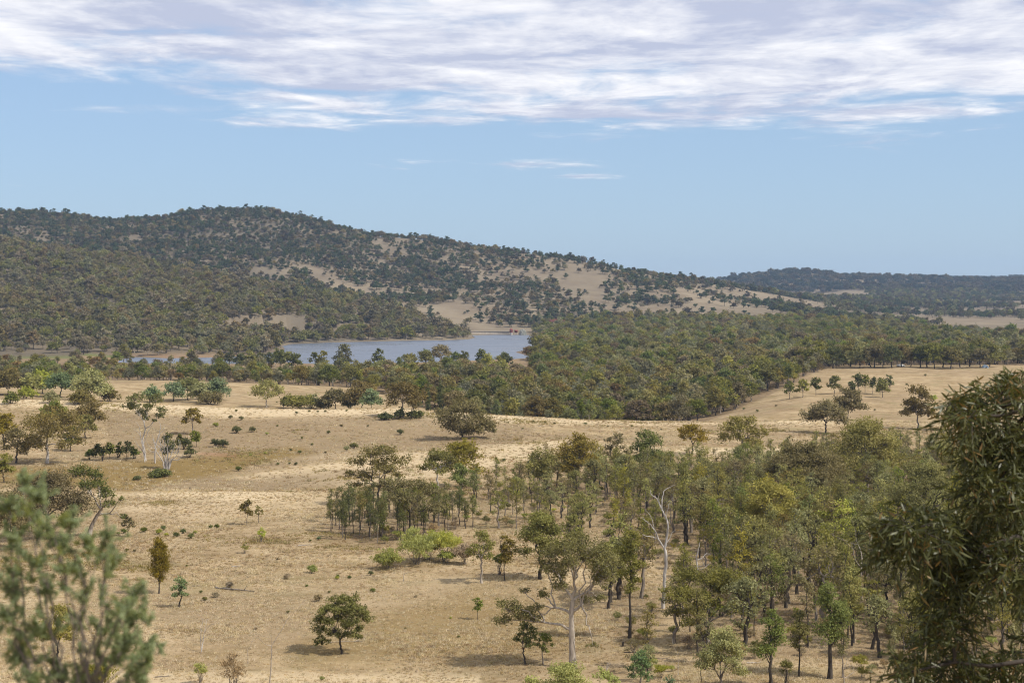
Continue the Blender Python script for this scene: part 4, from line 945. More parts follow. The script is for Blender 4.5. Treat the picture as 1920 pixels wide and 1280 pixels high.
# trees standing out on the skyline of the ridge
def ridge_depth(px):
    d = np.linspace(1700, 3200, 400); xx = (px - 960) / FPX * d
    return d[np.argmax(ground(xx, d) / d)]
RP = [make_tree(700 + i, ('spread', 'round', 'sparse', 'spread')[i % 4], 10, 10 if i % 2 else 8.5, 1.3, 1.0, base=.42, name='ridge_tree') for i in range(6)]
sky_px = [6, 18, 46, 62, 78, 120, 136, 205, 222, 275, 345, 355, 372, 412, 420, 432, 442, 455, 470, 478, 492, 505, 512, 522, 538, 548, 556, 570, 578, 600, 628, 645, 690, 715, 745, 770, 812, 838, 846, 866, 925, 945, 952, 966, 990, 1004, 1040, 1085, 1110, 1128, 1150, 1188, 1210, 1240, 1275, 1300, 1330, 1352, 1380]
for k, p in enumerate(sky_px):
    d = ridge_depth(p) + rngF.uniform(-25, 6); loc = at_depth(p, d); s = rngF.uniform(.65, 1.15) * (1.35 if p in (6, 355, 412, 838, 952, 1110) else 1)
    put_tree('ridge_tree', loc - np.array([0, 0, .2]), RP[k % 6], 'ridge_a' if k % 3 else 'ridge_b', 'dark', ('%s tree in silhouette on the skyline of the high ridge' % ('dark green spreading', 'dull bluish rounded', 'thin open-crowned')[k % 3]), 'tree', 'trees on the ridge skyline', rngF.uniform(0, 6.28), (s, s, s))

# ------------------------------------------------------------------ near woodland: many slender gums
WK = (('tall', 'olive', 'dark'), ('tall', 'olive', 'grey'), ('tall', 'green', 'dark'), ('sparse', 'pale', 'dark'), ('tall', 'pale', 'grey'), ('sparse', 'olive', 'grey'), ('tall', 'brown', 'dark'), ('sparse', 'brown', 'grey'), ('tall', 'yellow', 'dark'), ('spread', 'pale', 'dark'))
WP = [make_tree(600 + i, k, 9.0, 3.6 if k == 'tall' else 5.4, .29, .42 if k == 'tall' else .46, base=None if k == 'tall' else .5, name='woodland_gum') for i, (k, l, b) in enumerate(WK)]
WLAB = {'tall': 'slender upright', 'sparse': 'thinly leaved', 'spread': 'broad-topped'}
WCOL = {'olive': 'olive', 'green': 'green', 'pale': 'pale grey-green', 'brown': 'brownish', 'yellow': 'yellowish'}
def woodland():
    rng = np.random.default_rng(5)
    cand = []
    x, y = jitter_grid(-60, 190, 165, 480, 3.3, rng)
    z = ground(x, y); px, py = to_px(np.column_stack([x, y, z]))
    n1 = fbm(x / 16, y / 16, 91, 3)
    for P, dn, hs in ((WOOD_DENSE, .60, (.7, 1.3)), (WOOD_OPEN, .24, (.55, 1.0)), (FRONT, .50, (.9, 1.4)), (FRONT2, .42, (.55, 1.1)), (FRONT3, .13, (.35, .75))):
        m = in_poly(px, py, P) & (rng.random(len(x)) < dn * sstep(n1, -.9, -.1))
        for i in np.nonzero(m)[0]:
            cand.append((y[i], x[i], z[i], rng.uniform(*hs) * float(np.interp(y[i], [240, 400], [1.05, .74])), int(rng.integers(0, 10)), 'w'))
    xg, yg = jitter_grid(-60, 30, 230, 320, 1.9, rng)
    zg = ground(xg, yg); pg, qg = to_px(np.column_stack([xg, yg, zg]))
    m = in_poly(pg, qg, GROVE) & (rng.random(len(xg)) < .45)
    for i in np.nonzero(m)[0]:
        cand.append((yg[i], xg[i], zg[i], rng.uniform(.5, .78), int(rng.choice([0, 1, 2, 4, 6])), 'g'))
    # which of them show: paint crowns front to back
    cand = [(c, 0) for c in cand] + [(h, 1) for h in SILH]
    cand.sort(key=lambda t: t[0][0] if t[1] == 0 else t[0][4])
    occ = np.zeros((160, 240), bool); ind, rest = [], []
    occ[88:, 228:] = True; occ[118:, 205:] = True; occ[120:, :26] = True
    for c, h in cand:
        if h: a, b, t, u, d = c
        else:
            d, xx, zz, s, q, kd = c; k = FPX / d; w = (3.5 if WK[q][0] == 'tall' else 5.2) * s * .42 * k
            p0 = 960 + xx * k; base = HOR - zz * k; a, b, t, u = p0 - w, p0 + w, base - 9 * s * k, base - 9 * s * k * .42
        i0, i1, j0, j1 = [int(np.clip(v, 0, lim)) for v, lim in ((t / 8, 159), (u / 8 + 1, 160), (a / 8, 239), (b / 8 + 1, 240))]
        cell = occ[i0:i1, j0:j1]
        if not cell.size: continue
        vis = 1 - cell.mean()
        if not h:
            (ind if vis > .13 and 0 < p0 < 1900 else rest).append((c, vis * cell.size))
        if not h: cell[rng.random(cell.shape) < .5] = True
        else: cell[rng.random(cell.shape) < .75] = True
    wood = sorted([c for c in ind if c[0][5] == 'w'], key=lambda t: -t[1]); grove = sorted([c for c in ind if c[0][5] == 'g'], key=lambda t: -t[1])
    rest += wood[285:] + grove[70:]
    for (d, xx, zz, s, q, kd), v in wood[:285] + grove[:70]:
        k, lf, bk = WK[q]
        if kd == 'w': nm, lab, g = 'woodland_gum', '%s %s gum in the dense dry woodland' % (WLAB[k], WCOL[lf]), 'gums of the dry woodland'
        else: nm, lab, g = 'grove_sapling', 'thin %s sapling with a straight stem in the small dark grove' % WCOL[lf], 'saplings of the small dark grove'
        if bk == 'grey' and k == 'tall' and lf == 'olive': lab = lab.replace('olive', 'grey-stemmed olive')
        lf2 = lf if kd == 'w' else {'pale': 'olive', 'olive': 'dark', 'green': 'dark', 'brown': 'brown'}[lf]
        put_tree(nm, (xx, d, zz), WP[q], lf2, bk, lab, 'tree', g, rng.uniform(0, 6.28), (s * rng.uniform(.85, 1.15), s * rng.uniform(.85, 1.15), s))
    ps = [proto_object('woodland_mass', WP[i][0], WP[i][1], BM[b], LM[l]) for i, (k, l, b) in enumerate(WK)]
    R = [c for c, v in rest]
    scatter('woodland_mass', [(c[1], c[0], c[2]) for c in R], rng.uniform(0, 6.28, len(R)), [c[3] for c in R], [c[4] for c in R], ps, 'half hidden gums filling the depth of the dry woodland', 'woodland')
    print('woodland', len(wood), len(grove), len(rest))
woodland()

def undergrowth():
    rng = np.random.default_rng(8); ps = []
    for i, lf in enumerate(('dry', 'pale', 'olive', 'yellow', 'dry', 'lime')):
        tm, cm = make_tree(840 + i, 'wispy', 1.5, 1.7, .15, .8, twig=False, name='undergrowth'); ps.append(proto_object('undergrowth', tm, cm, BM['grey'], LM[lf]))
    x, y = jitter_grid(-60, 170, 165, 480, 2.6, rng); z = ground(x, y); px, py = to_px(np.column_stack([x, y, z]))
    m = np.zeros(len(x), bool)
    for P, dn in ((WOOD_DENSE, .22), (WOOD_OPEN, .20), (FRONT, .2), (FRONT2, .26), (FRONT3, .22), (GROVE, .15)): m |= in_poly(px, py, P) & (rng.random(len(x)) < dn)
    n = int(m.sum())
    scatter('undergrowth', np.column_stack([x[m], y[m], z[m]]), rng.uniform(0, 6.28, n), rng.uniform(.4, 1.35, n), rng.integers(0, 6, n), ps, 'dry straggling undergrowth between the woodland stems', 'undergrowth')
undergrowth()

# ------------------------------------------------------------------ small bushes, logs, sticks, stones in the meadow
BU = [make_tree(800 + i, 'bush', 1.6, 1.9, .16, 1.5, name='meadow_bush') for i in range(4)]
bushes = [(232, 1000, 11, 'green'), (222, 1002, 7, 'lime'), (270, 998, 13, 'green'), (298, 1001, 13, 'lime'), (306, 994, 10, 'green'), (330, 1006, 12, 'green'), (343, 1000, 12, 'green'), (312, 1005, 8, 'lime'), (358, 1009, 12, 'green'), (366, 1000, 8, 'lime'), (395, 991, 9, 'green'), (407, 990, 10, 'green'), (238, 1034, 7, 'olive'), (252, 1034, 6, 'brown'), (447, 883, 12, 'green'), (521, 872, 6, 'green'), (543, 870, 5, 'green'), (555, 872, 7, 'dark'), (444, 812, 18, 'dark'), (473, 810, 13, 'olive'), (404, 838, 18, 'dark'), (417, 838, 20, 'dark'), (443, 772, 6, 'olive'), (432, 785, 9, 'olive'), (452, 788, 9, 'olive'), (405, 800, 11, 'lime'), (562, 850, 8, 'green'), (616, 813, 8, 'dark'), (566, 823, 5, 'green'), (545, 845, 6, 'olive'), (497, 852, 7, 'lime'), (470, 855, 6, 'lime'), (633, 1083, 7, 'green'), (699, 1110, 10, 'green'), (617, 1112, 6, 'olive'), (384, 1126, 10, 'olive'), (377, 1112, 6, 'green'), (575, 1100, 6, 'green'), (604, 1275, 10, 'lime'), (845, 1160, 5, 'lime'), (582, 1015, 5, 'green'), (598, 1012, 8, 'blue'), (632, 1086, 9, 'lime'), (655, 1085, 8, 'green'), (695, 1078, 10, 'dark'), (663, 841, 16, 'olive'), (650, 845, 12, 'pale'), (716, 842, 10, 'green'), (750, 815, 12, 'dark'), (1098, 796, 6, 'green'), (1095, 868, 8, 'green'), (930, 862, 6, 'olive'), (945, 865, 7, 'olive'), (1185, 800, 5, 'olive'), (1022, 794, 5, 'olive'), (1040, 795, 5, 'brown'), (1000, 792, 5, 'olive'), (580, 772, 5, 'olive'), (596, 773, 5, 'olive'), (556, 776, 6, 'dark'), (610, 773, 5, 'olive'), (650, 771, 5, 'olive'), (1222, 930, 16, 'lime'), (1090, 985, 14, 'olive'), (1080, 972, 12, 'green'), (1140, 975, 14, 'olive'), (1350, 1130, 16, 'lime'), (1675, 1195, 34, 'yellow'), (1700, 1215, 40, 'yellow'), (1640, 1250, 12, 'dry'), (1605, 1240, 14, 'dry'), (538, 1085, 14, 'dry'), (585, 1075, 18, 'lime'), (404, 1120, 14, 'dry'), (430, 1102, 16, 'dry'), (597, 1128, 18, 'dry'), (1750, 752, 14, 'lime'), (1700, 722, 5, 'olive'), (1640, 770, 5, 'olive'), (1690, 760, 4, 'brown'), (1735, 705, 5, 'olive'), (1600, 708, 6, 'olive'), (1585, 760, 6, 'lime'), (1420, 772, 6, 'olive'), (1395, 768, 5, 'green'), (1455, 762, 5, 'brown'), (1140, 800, 4, 'olive'), (1280, 812, 6, 'green'), (1240, 806, 4, 'olive'), (980, 805, 5, 'olive'), (880, 850, 7, 'olive'), (520, 800, 5, 'olive'), (500, 815, 6, 'lime'), (640, 800, 6, 'brown'), (690, 800, 5, 'olive'), (585, 835, 6, 'olive'), (610, 850, 5, 'brown'), (350, 1062, 5, 'olive'), (520, 1050, 5, 'brown'), (640, 1140, 6, 'dry'), (780, 1120, 6, 'dry'), (860, 1195, 6, 'olive'), (760, 1180, 5, 'brown'), (480, 1180, 7, 'dry'), (540, 1150, 6, 'olive')]
cname = {'green': 'green', 'lime': 'light green', 'olive': 'olive', 'brown': 'brownish', 'dark': 'dark green', 'blue': 'bluish', 'pale': 'pale', 'yellow': 'yellow-green', 'dry': 'dry twiggy'}
for i, (px, py, h, lf) in enumerate(bushes):
    loc = on_ground(px, py); s = h / FPX * loc[1] / 1.6
    where = 'on the near meadow' if loc[1] < 300 else ('on the creek-side slope' if px < 800 else 'on the crest paddock')
    put_tree('meadow_bush', loc, BU[i % 4], lf, 'grey', 'small %s bush %s' % (cname[lf], where), 'bush', 'small bushes dotted over the grass', i * 1.3, (s, s, s * .95))

def log_mesh(seed, L, r, nb=5):
    rng = np.random.default_rng(seed); B = Builder()
    k = 9; t = np.linspace(-.5, .5, k); P = np.column_stack([t * L, rng.normal(0, .02 * L, k), r * .8 + rng.uniform(0, .5, k) * r])
    B.tube(P, np.linspace(r, r * .35, k), 7)
    for i in range(nb):
        a = P[rng.integers(2, k)]; d = unit(np.array([rng.uniform(.2, 1), rng.normal(0, .9), rng.uniform(.05, .6)])); l = L * rng.uniform(.10, .25)
        q = a + np.linspace(0, 1, 5)[:, None] * d * l + rng.normal(0, .02 * l, (5, 3)); q[:, 2] = np.maximum(q[:, 2], .04)
        B.tube(q, np.linspace(r * .45, r * .12, 5), 5)
    return B.mesh('log')
for i, (px, py, w, bk, lb) in enumerate(((440, 1107, 88, 'grey', 'long fallen grey log broken in pieces across the meadow'), (572, 1023, 26, 'white', 'whitish fallen branch near the grove'), (443, 1062, 18, 'white', 'short white fallen branch with a raised fork'), (367, 1099, 14, 'grey', 'small fallen grey branch beside the blue-green tree'), (318, 971, 18, 'grey', 'thin fallen log on the bare knoll'), (1500, 744, 26, 'dark', 'charred fallen log on the forest-edge knoll'), (1015, 799, 14, 'white', 'pale fallen branch on the crest paddock'), (310, 872, 12, 'white', 'short white log on the creek flat'), (101, 867, 18, 'white', 'curved white fallen branch beside the wide brown gum'), (305, 1270, 28, 'grey', 'fallen grey branch in pale grass by the near shrub'), (625, 1205, 110, 'pale', 'long pale fallen branch leaning past the round tree'), (1413, 1243, 26, 'white', 'weathered white log end in the front woodland'), (1230, 1235, 40, 'grey', 'grey fallen branch lying by the lower bushes'), (1190, 1225, 40, 'dark', 'dark fallen timber under the large gum'))):
    loc = on_ground(px, py); k = loc[1] / FPX
    tag_ = obj('fallen_log', log_mesh(i + 3, w * k, min(.15, max(.06, w * k * .028)) if i != 10 else .06, 3 + i % 5), None, BM[bk], label=lb, category='log'); tag_.location = loc; tag_.rotation_euler = (0, 0, (i * .7) % .8 - .4)
for i, (px, py, tp, w, r, lb) in enumerate(((505, 1300, 1122, 52, .09, 'bare thin dead tree with one long side fork in the near grass'), (377, 1222, 1144, 24, .07, 'pair of thin bleached dead stems in the meadow'), (465, 1245, 1190, 22, .05, 'small leafless crooked sapling in pale grass'), (757, 1090, 1063, 6, .07, 'bare dead stick standing below the lime bushes'), (1272, 1265, 1195, 26, .05, 'bare grey dead sapling by the lower bushes'), (1583, 1290, 1225, 60, .09, 'fallen-over bleached forked branch in the front grass'), (1137, 1270, 1236, 14, .09, 'leaning white dead stem above the lime bush'), (1615, 1130, 960, 60, .16, 'crooked pale dead limb tree among the yellow-green crowns'))):
    loc = on_ground(px, py) if py < 1282 else at_depth(px, 164); k = loc[1] / FPX; H = (HOR - loc[2] / k - tp) * k
    t = thing('dead_tree', loc, lb, 'dead tree'); obj('trunk', dead_mesh(50 + i, H, w * k, r, depth=4 if r > .1 else 2, stems=2 if i == 1 else 1), t, BM['white' if i in (1, 6) else 'pale'])
def limb_tree(px, py, limbs, label, bark, seed):
    """bare tree from limb lines given in photo pixels at the tree's distance: (points, base radius, tip radius)"""
    rng = np.random.default_rng(seed); loc = on_ground(px, py); k = loc[1] / FPX; B = Builder()
    for pts, r0, r1, yb in limbs:
        P = np.array([((a - px) * k, yb * q, (py - b) * k) for q, (a, b) in zip(np.linspace(0, 1, len(pts)), pts)], float)
        t = np.linspace(0, len(P) - 1, 4 * len(P)); Q = np.column_stack([np.interp(t, np.arange(len(P)), P[:, c]) for c in range(3)])
        Q[1:-1] = (Q[:-2] + 2 * Q[1:-1] + Q[2:]) / 4 + rng.normal(0, .03, (len(Q) - 2, 3)); B.tube(Q, np.linspace(r0, r1, len(Q)) * .78, 7)
    t = thing('dead_tree', loc, label, 'dead tree'); obj('trunk', B.mesh('dead_limbs'), t, BM[bark])
limb_tree(1243, 1141, [([(1243, 1144), (1245, 1110), (1247, 1075), (1249, 1040), (1246, 1028)], .34, .22, 0), ([(1246, 1030), (1251, 1008), (1253, 985), (1248, 968), (1240, 955), (1232, 935), (1222, 930), (1220, 921)], .20, .04, .8), ([(1246, 1030), (1235, 1012), (1228, 995), (1218, 982), (1208, 975), (1202, 968)], .15, .03, -.8), ([(1234, 1010), (1220, 1006), (1208, 1003), (1203, 999)], .09, .03, -1.2), ([(1241, 958), (1241, 940), (1244, 922), (1252, 917), (1266, 911)], .11, .03, .6), ([(1251, 1000), (1253, 982), (1254, 972)], .10, .03, -.6), ([(1250, 1018), (1257, 1010), (1260, 1000), (1265, 998)], .08, .02, .5), ([(1237, 950), (1234, 932), (1236, 924)], .07, .02, -.4), ([(1226, 993), (1224, 978), (1216, 962), (1208, 955)], .06, .02, -.4), ([(1248, 970), (1254, 950), (1253, 948), (1260, 942)], .06, .02, .5)], 'tall bare white dead gum with twisted limbs in the clearing', 'white', 1)
limb_tree(1312, 1080, [([(1311, 1084), (1307, 1060), (1306, 1045), (1310, 1028), (1313, 1016)], .22, .05, 0), ([(1309, 1050), (1318, 1046), (1326, 1038), (1334, 1042)], .12, .04, .6), ([(1310, 1062), (1320, 1060), (1316, 1050), (1322, 1044)], .10, .03, -.5), ([(1315, 1068), (1330, 1058), (1340, 1050)], .08, .02, .4)], 'broken white dead gum with curling limbs', 'white', 2)
fan = []
for a, b, t, bb in ((288, 822, .2, -.6), (298, 815, .5, .4), (306, 812, .3, .8), (316, 818, .6, -.5), (326, 825, .4, .5), (338, 838, .3, -.7), (344, 850, .5, .2)):
    fan += [([(312 + (a - 312) * .12, 884), (312 + (a - 312) * .3, 862), (312 + (a - 312) * .72, 845 + (b - 815) * .5), (a, b)], .22, .05, bb), ([(312 + (a - 312) * .6, 850), (312 + (a - 312) * .6 + 8, 836), (312 + (a - 312) * .6 + 6, 824)], .10, .03, -bb), ([(312 + (a - 312) * .75, 842), (a - 9, b + 14), (a - 12, b + 4)], .09, .03, bb * 1.4)]
limb_tree(312, 880, fan, 'many-stemmed bare white dead tree above the low dark thicket', 'white', 3)
limb_tree(291, 868, [([(291, 872), (290, 850), (292, 832), (298, 815), (301, 800), (299, 790)], .26, .05, 0), ([(290, 848), (282, 846), (276, 840)], .12, .04, .4), ([(292, 834), (285, 822), (288, 808)], .10, .03, -.5), ([(296, 818), (306, 806), (309, 795)], .09, .03, .5), ([(290, 845), (297, 838), (303, 828)], .10, .03, .3)], 'bare white dead tree with crooked limbs beside the tall white-stemmed gum', 'white', 4)
limb_tree(268, 866, [([(272, 868), (268, 845), (258, 835), (253, 825)], .16, .04, .3), ([(270, 850), (264, 820), (262, 800), (255, 788)], .15, .03, -.5), ([(268, 835), (276, 815), (280, 798)], .12, .03, .4), ([(264, 818), (256, 808), (250, 806)], .08, .02, .4), ([(276, 812), (284, 800), (288, 790)], .08, .02, -.3)], 'leafless white limbs standing close by the flat-crowned gum', 'white', 5)
for i, (px, py, h) in enumerate(((1168, 1212, 9), (973, 1145, 9), (1222, 1145, 9), (1382, 1238, 10), (356, 1012, 0), (356, 917, 4))):
    if not h: continue
    loc = on_ground(px, py); k = loc[1] / FPX; B = Builder()
    r = h * k * .22; P = [(0, 0, -.1), (0, 0, h * k * .4), (.03, 0, h * k * .8), (.04, 0, h * k), (.04, 0, h * k + .02)]
    B.tube(P, [r * 1.4, r * 1.05, r, r * .95, .01], 9)
    o = obj('tree_stump', B.mesh('stump'), None, BM['dark' if i != 1 else 'grey'], label='short broken tree stump %s' % ('under the large pale-trunked gum', 'near the tiny lone sapling', 'below the tall white dead gum', 'beside the weathered white log end', '', 'on the bare knoll crest')[i], category='stump'); o.location = loc

# bright green bush tops on the slope below the viewpoint
for px, d, tp, w, lf, lb in ((1060, 140, 1243, 120, 'lime', 'bright green leafy bush on the near slope below the large gum'), (1135, 141, 1252, 80, 'lime', 'second bright green bush joined to the larger one'), (1258, 139, 1258, 40, 'blue', 'small blue-green bush top beside the bright green bushes'), (998, 141, 1262, 60, 'lime', 'low end of the bright green bushes')):
    hero(px, 0, tp, w, 'round', lf, 'grey', lb, name='slope_bush', cat='bush', depth=d, seed=int(px), dens=1.25, base=.2)

# ------------------------------------------------------------------ grass tufts over the near meadow
def tuft(seed, n, h, w):
    rng = np.random.default_rng(seed)
    b = np.column_stack([rng.normal(0, w * .35, (n, 2)), np.zeros(n)]); lean = rng.normal(0, .42, (n, 2))
    hh = h * rng.uniform(.5, 1.1, n); tip = b + np.column_stack([lean * hh[:, None], hh])
    sd = unit(np.column_stack([rng.normal(0, 1, (n, 2)), np.zeros(n)])) * (w * .05 + .012)
    V = np.stack([b - sd, b + sd, tip], 1).reshape(-1, 3); F = np.arange(3 * n).reshape(n, 3)
    return V, F, np.repeat(rng.uniform(0, 1, n), 3)
LM['straw'] = leaf_mat('grass_straw', (0.33, 0.240, 0.130), (0.53, 0.420, 0.255), tr=.25, var=.6)
LM['straw2'] = leaf_mat('grass_brown', (0.215, 0.145, 0.068), (0.36, 0.255, 0.130), tr=.25, var=.6)
LM['straw3'] = leaf_mat('grass_greenish', (0.22, 0.175, 0.065), (0.36, 0.290, 0.120), tr=.25, var=.5)
LM['straw4'] = leaf_mat('grass_bleached', (0.48, 0.380, 0.235), (0.68, 0.570, 0.385), tr=.25, var=.5)
def grass():
    rng = np.random.default_rng(12); ps = []
    for i, (lf, h, w) in enumerate((('straw', .24, .6), ('straw2', .22, .7), ('straw3', .20, .7), ('straw4', .30, .6), ('straw', .40, .4))):
        V, F, t = tuft(i, 22, h, w); me = new_mesh('tuft', V, F, LM[lf], False, dict(tint=t)); ps.append(bpy.data.objects.new('tuft', me))
    X_, Y_, Wh, S = [], [], [], []
    for y0, y1, step, s in ((158, 225, .5, 1.0), (225, 330, .78, 1.25), (330, 540, 1.7, 1.8)):
        x, y = jitter_grid(-.36 * y1, .36 * y1, y0, y1, step, rng); m = np.abs(x) < .345 * y + 2; x, y = x[m], y[m]
        n1 = fbm(x / 9, y / 9, 21, 3); n2 = fbm(x / 35, y / 22, 22, 3)
        k = rng.random(len(x)) < .72 + .5 * n1; x, y, n1, n2 = x[k], y[k], n1[k], n2[k]
        X_.append(x); Y_.append(y); r = rng.random(len(x))
        wh = np.where(n2 > .22, np.where(r < .6, 1, 2), np.where(n2 < -.15, np.where(r < .6, 3, 0), np.where(r < .55, 0, np.where(r < .75, 1, np.where(r < .85, 4, 3)))))
        Wh.append(wh); S.append(rng.uniform(.6, 1.15, len(x)) * s * (.8 + .4 * np.clip(n1, -1, 1)) * np.where((wh == 2) & (n1 > 0), 1.7, 1.0))
    x, y = np.concatenate(X_), np.concatenate(Y_)
    scatter('dry_grass', np.column_stack([x, y, ground(x, y) - .02]), rng.uniform(0, 6.28, len(x)), np.concatenate(S), np.concatenate(Wh), ps, 'dry straw-coloured grass tufts over the meadow', 'grass')
    print('tufts', len(x))
grass()

# ------------------------------------------------------------------ dam, intake tower, red bank, car, tent
MAT = {
 'concrete': flat_mat('dam_concrete', (0.40, 0.34, 0.27), (0.32, 0.27, 0.21), .6),
 'coping': flat_mat('dam_coping', (0.42, 0.37, 0.30), (0.36, 0.31, 0.25), .8),
 'whitewash': flat_mat('tower_whitewash', (0.50, 0.46, 0.41), (0.42, 0.38, 0.33), .8),
 'redpaint': flat_mat('tower_red_paint', (0.24, 0.075, 0.065), (0.20, 0.065, 0.055), .8),
 'pane': flat_mat('dark_glass', (0.03, 0.035, 0.04), (0.05, 0.055, 0.06), 1, .2),
 'redearth': flat_mat('red_earth', (0.17, 0.062, 0.045), (0.10, 0.042, 0.034), .25, .95),
 'carwhite': flat_mat('car_white_paint', (0.75, 0.75, 0.74), (0.70, 0.70, 0.69), .5, .35),
 'rubber': flat_mat('tyre_rubber', (0.02, 0.02, 0.02), (0.03, 0.03, 0.03), 3, .9),
 'tentblue': flat_mat('tent_blue_cloth', (0.27, 0.36, 0.46), (0.32, 0.41, 0.50), 2, .8),
 'rock': flat_mat('grey_rock', (0.30, 0.29, 0.25), (0.18, 0.18, 0.15), .4, .95),
}
def boxV(x0, x1, y0, y1, z0, z1):
    V = np.array([(x, y, z) for z in (z0, z1) for y in (y0, y1) for x in (x0, x1)], float)
    F = np.array([(0, 2, 3, 1), (4, 5, 7, 6), (0, 1, 5, 4), (2, 6, 7, 3), (0, 4, 6, 2), (1, 3, 7, 5)])
    return V, F
def part_box(name, parent, mat, *b):
    V, F = boxV(*b); return obj(name, new_mesh(name, V, F), parent, mat)
def sweep_wall(pts, half, z0, z1):
    """curved wall from plan points"""
    P = np.array(pts, float); t = unit(np.gradient(P, axis=0)); nrm = np.column_stack([-t[:, 1], t[:, 0]])
    A, Bq = P + nrm * half, P - nrm * half; n = len(P)
    V = np.vstack([np.column_stack([q, np.full(n, z)]) for q, z in ((A, z0), (Bq, z0), (Bq, z1), (A, z1))])
    i = np.arange(n - 1); F = [np.stack([a * n + i, a * n + i + 1, b * n + i + 1, b * n + i], 1) for a, b in ((0, 1), (1, 2), (2, 3), (3, 0))]
    F = np.vstack(F + [np.array([[0, n, 2 * n, 3 * n], [n - 1, 4 * n - 1, 3 * n - 1, 2 * n - 1]])])
    return V, F
DD = 1772.0; kD = DD / FPX; mx = lambda px: (px - 960) * kD
dam = thing('dam_wall', (mx(918), DD, WATER_Z - 3), 'long low pale concrete dam wall at the end of the lake', 'dam')
tt = np.linspace(-1, 1, 17); arc = np.column_stack([tt * 25.5, 4.0 * (1 - tt ** 2)])
V, F = sweep_wall(arc, 1.6, 0, 6.6); obj('wall', new_mesh('dam_wall', V, F), dam, MAT['concrete'])
V, F = sweep_wall(arc, 1.9, 6.604, 7.2); obj('coping', new_mesh('dam_coping', V, F), dam, MAT['coping'])
tw = thing('intake_tower', (mx(958.5), DD - 6, WATER_Z - 3), 'small round white tower with a red top beside the dam wall', 'tower')
def lathe(prof, sides=14):
    B = Builder(); B.tube([(0, 0, z) for r, z in prof], [max(r, .01) for r, z in prof], sides); return B.mesh('lathe')
obj('shaft', lathe([(1.75, 0), (1.6, 3), (1.5, 6.0), (1.5, 6.05)]), tw, MAT['whitewash'])
obj('upper_storey', lathe([(1.9, 6.05), (1.9, 6.2), (1.85, 8.6), (1.9, 8.8)]), tw, MAT['redpaint'])
obj('roof', lathe([(2.15, 8.78), (2.1, 8.95), (1.2, 9.9), (.3, 10.6), (.05, 11.1)]), tw, MAT['redpaint'])
for a in (-2.2, -1.57, -.9):
    w_ = part_box('window', tw, MAT['pane'], -.22, .22, -.06, .06, 0, .9); w_.location = (1.9 * math.cos(a), 1.9 * math.sin(a), 7.1); w_.rotation_euler = (0, 0, a + math.pi / 2)
ht = thing('gauge_hut', (mx(967.5), DD - 4, WATER_Z - 3), 'small red-roofed hut on white legs next to the round tower', 'hut')
for sx in (-1.3, 1.3):
    for sy in (-1.1, 1.1): part_box('leg', ht, MAT['whitewash'], sx - .25, sx + .25, sy - .25, sy + .25, 0, 5.6)
part_box('wall', ht, MAT['redpaint'], -1.7, 1.7, -1.4, 1.4, 5.604, 7.4)
V = np.array([(-2, -1.8, 7.4), (2, -1.8, 7.4), (2, 1.8, 7.4), (-2, 1.8, 7.4), (-2, 0, 8.7), (2, 0, 8.7)]); obj('roof', new_mesh('hut_roof', V, [np.array([(0, 1, 5, 4), (2, 3, 4, 5), (3, 2, 1, 0)]), np.array([(0, 4, 3), (1, 2, 5)])]), ht, MAT['redpaint'])
part_box('window', ht, MAT['pane'], -.6, .6, -1.46, -1.40, 6.1, 6.9)
def mound(name, loc, sx, sy, sz, mat, label, cat, seed):
    rng = np.random.default_rng(seed); nu, nv = 36, 14
    u = np.linspace(0, 2 * math.pi, nu, endpoint=False); v = np.linspace(0, 1, nv)
    U, Vv = np.meshgrid(u, v); rad = np.cos(Vv * math.pi / 2) ** .6; zz = np.sin(Vv * math.pi / 2)
    nz = fbm(np.cos(U) * 2.4 + seed, np.sin(U) * 2.4 + Vv * 3, seed, 4)
    rr = rad * (1 + .28 * nz); P = np.stack([np.cos(U) * rr * sx, np.sin(U) * rr * sy, zz * sz * (1 + .3 * nz) - .6], -1).reshape(-1, 3)
    i = np.arange(nv - 1)[:, None] * nu; j = np.arange(nu)[None]; Q = np.stack([i + j, i + (j + 1) % nu, i + nu + (j + 1) % nu, i + nu + j], -1).reshape(-1, 4)
    o = obj(name, new_mesh(name, P, Q), None, mat, label=label, category=cat); o.location = loc; return o
mound('red_bank', at_depth(1045, 1800), 13, 8, 11, MAT['redearth'], 'dark red eroded earth bank above the trees beyond the dam', 'bank', 4)
mound('rock_mound', at_depth(980, 1768), 4.5, 4, 7.5, MAT['rock'], 'grey-green rocky mound beside the red-roofed hut', 'rock', 9)
mound('boulder', on_ground(1402, 1240), .7, .5, .45, MAT['rock'], 'pale boulder in the front woodland grass', 'rock', 6)
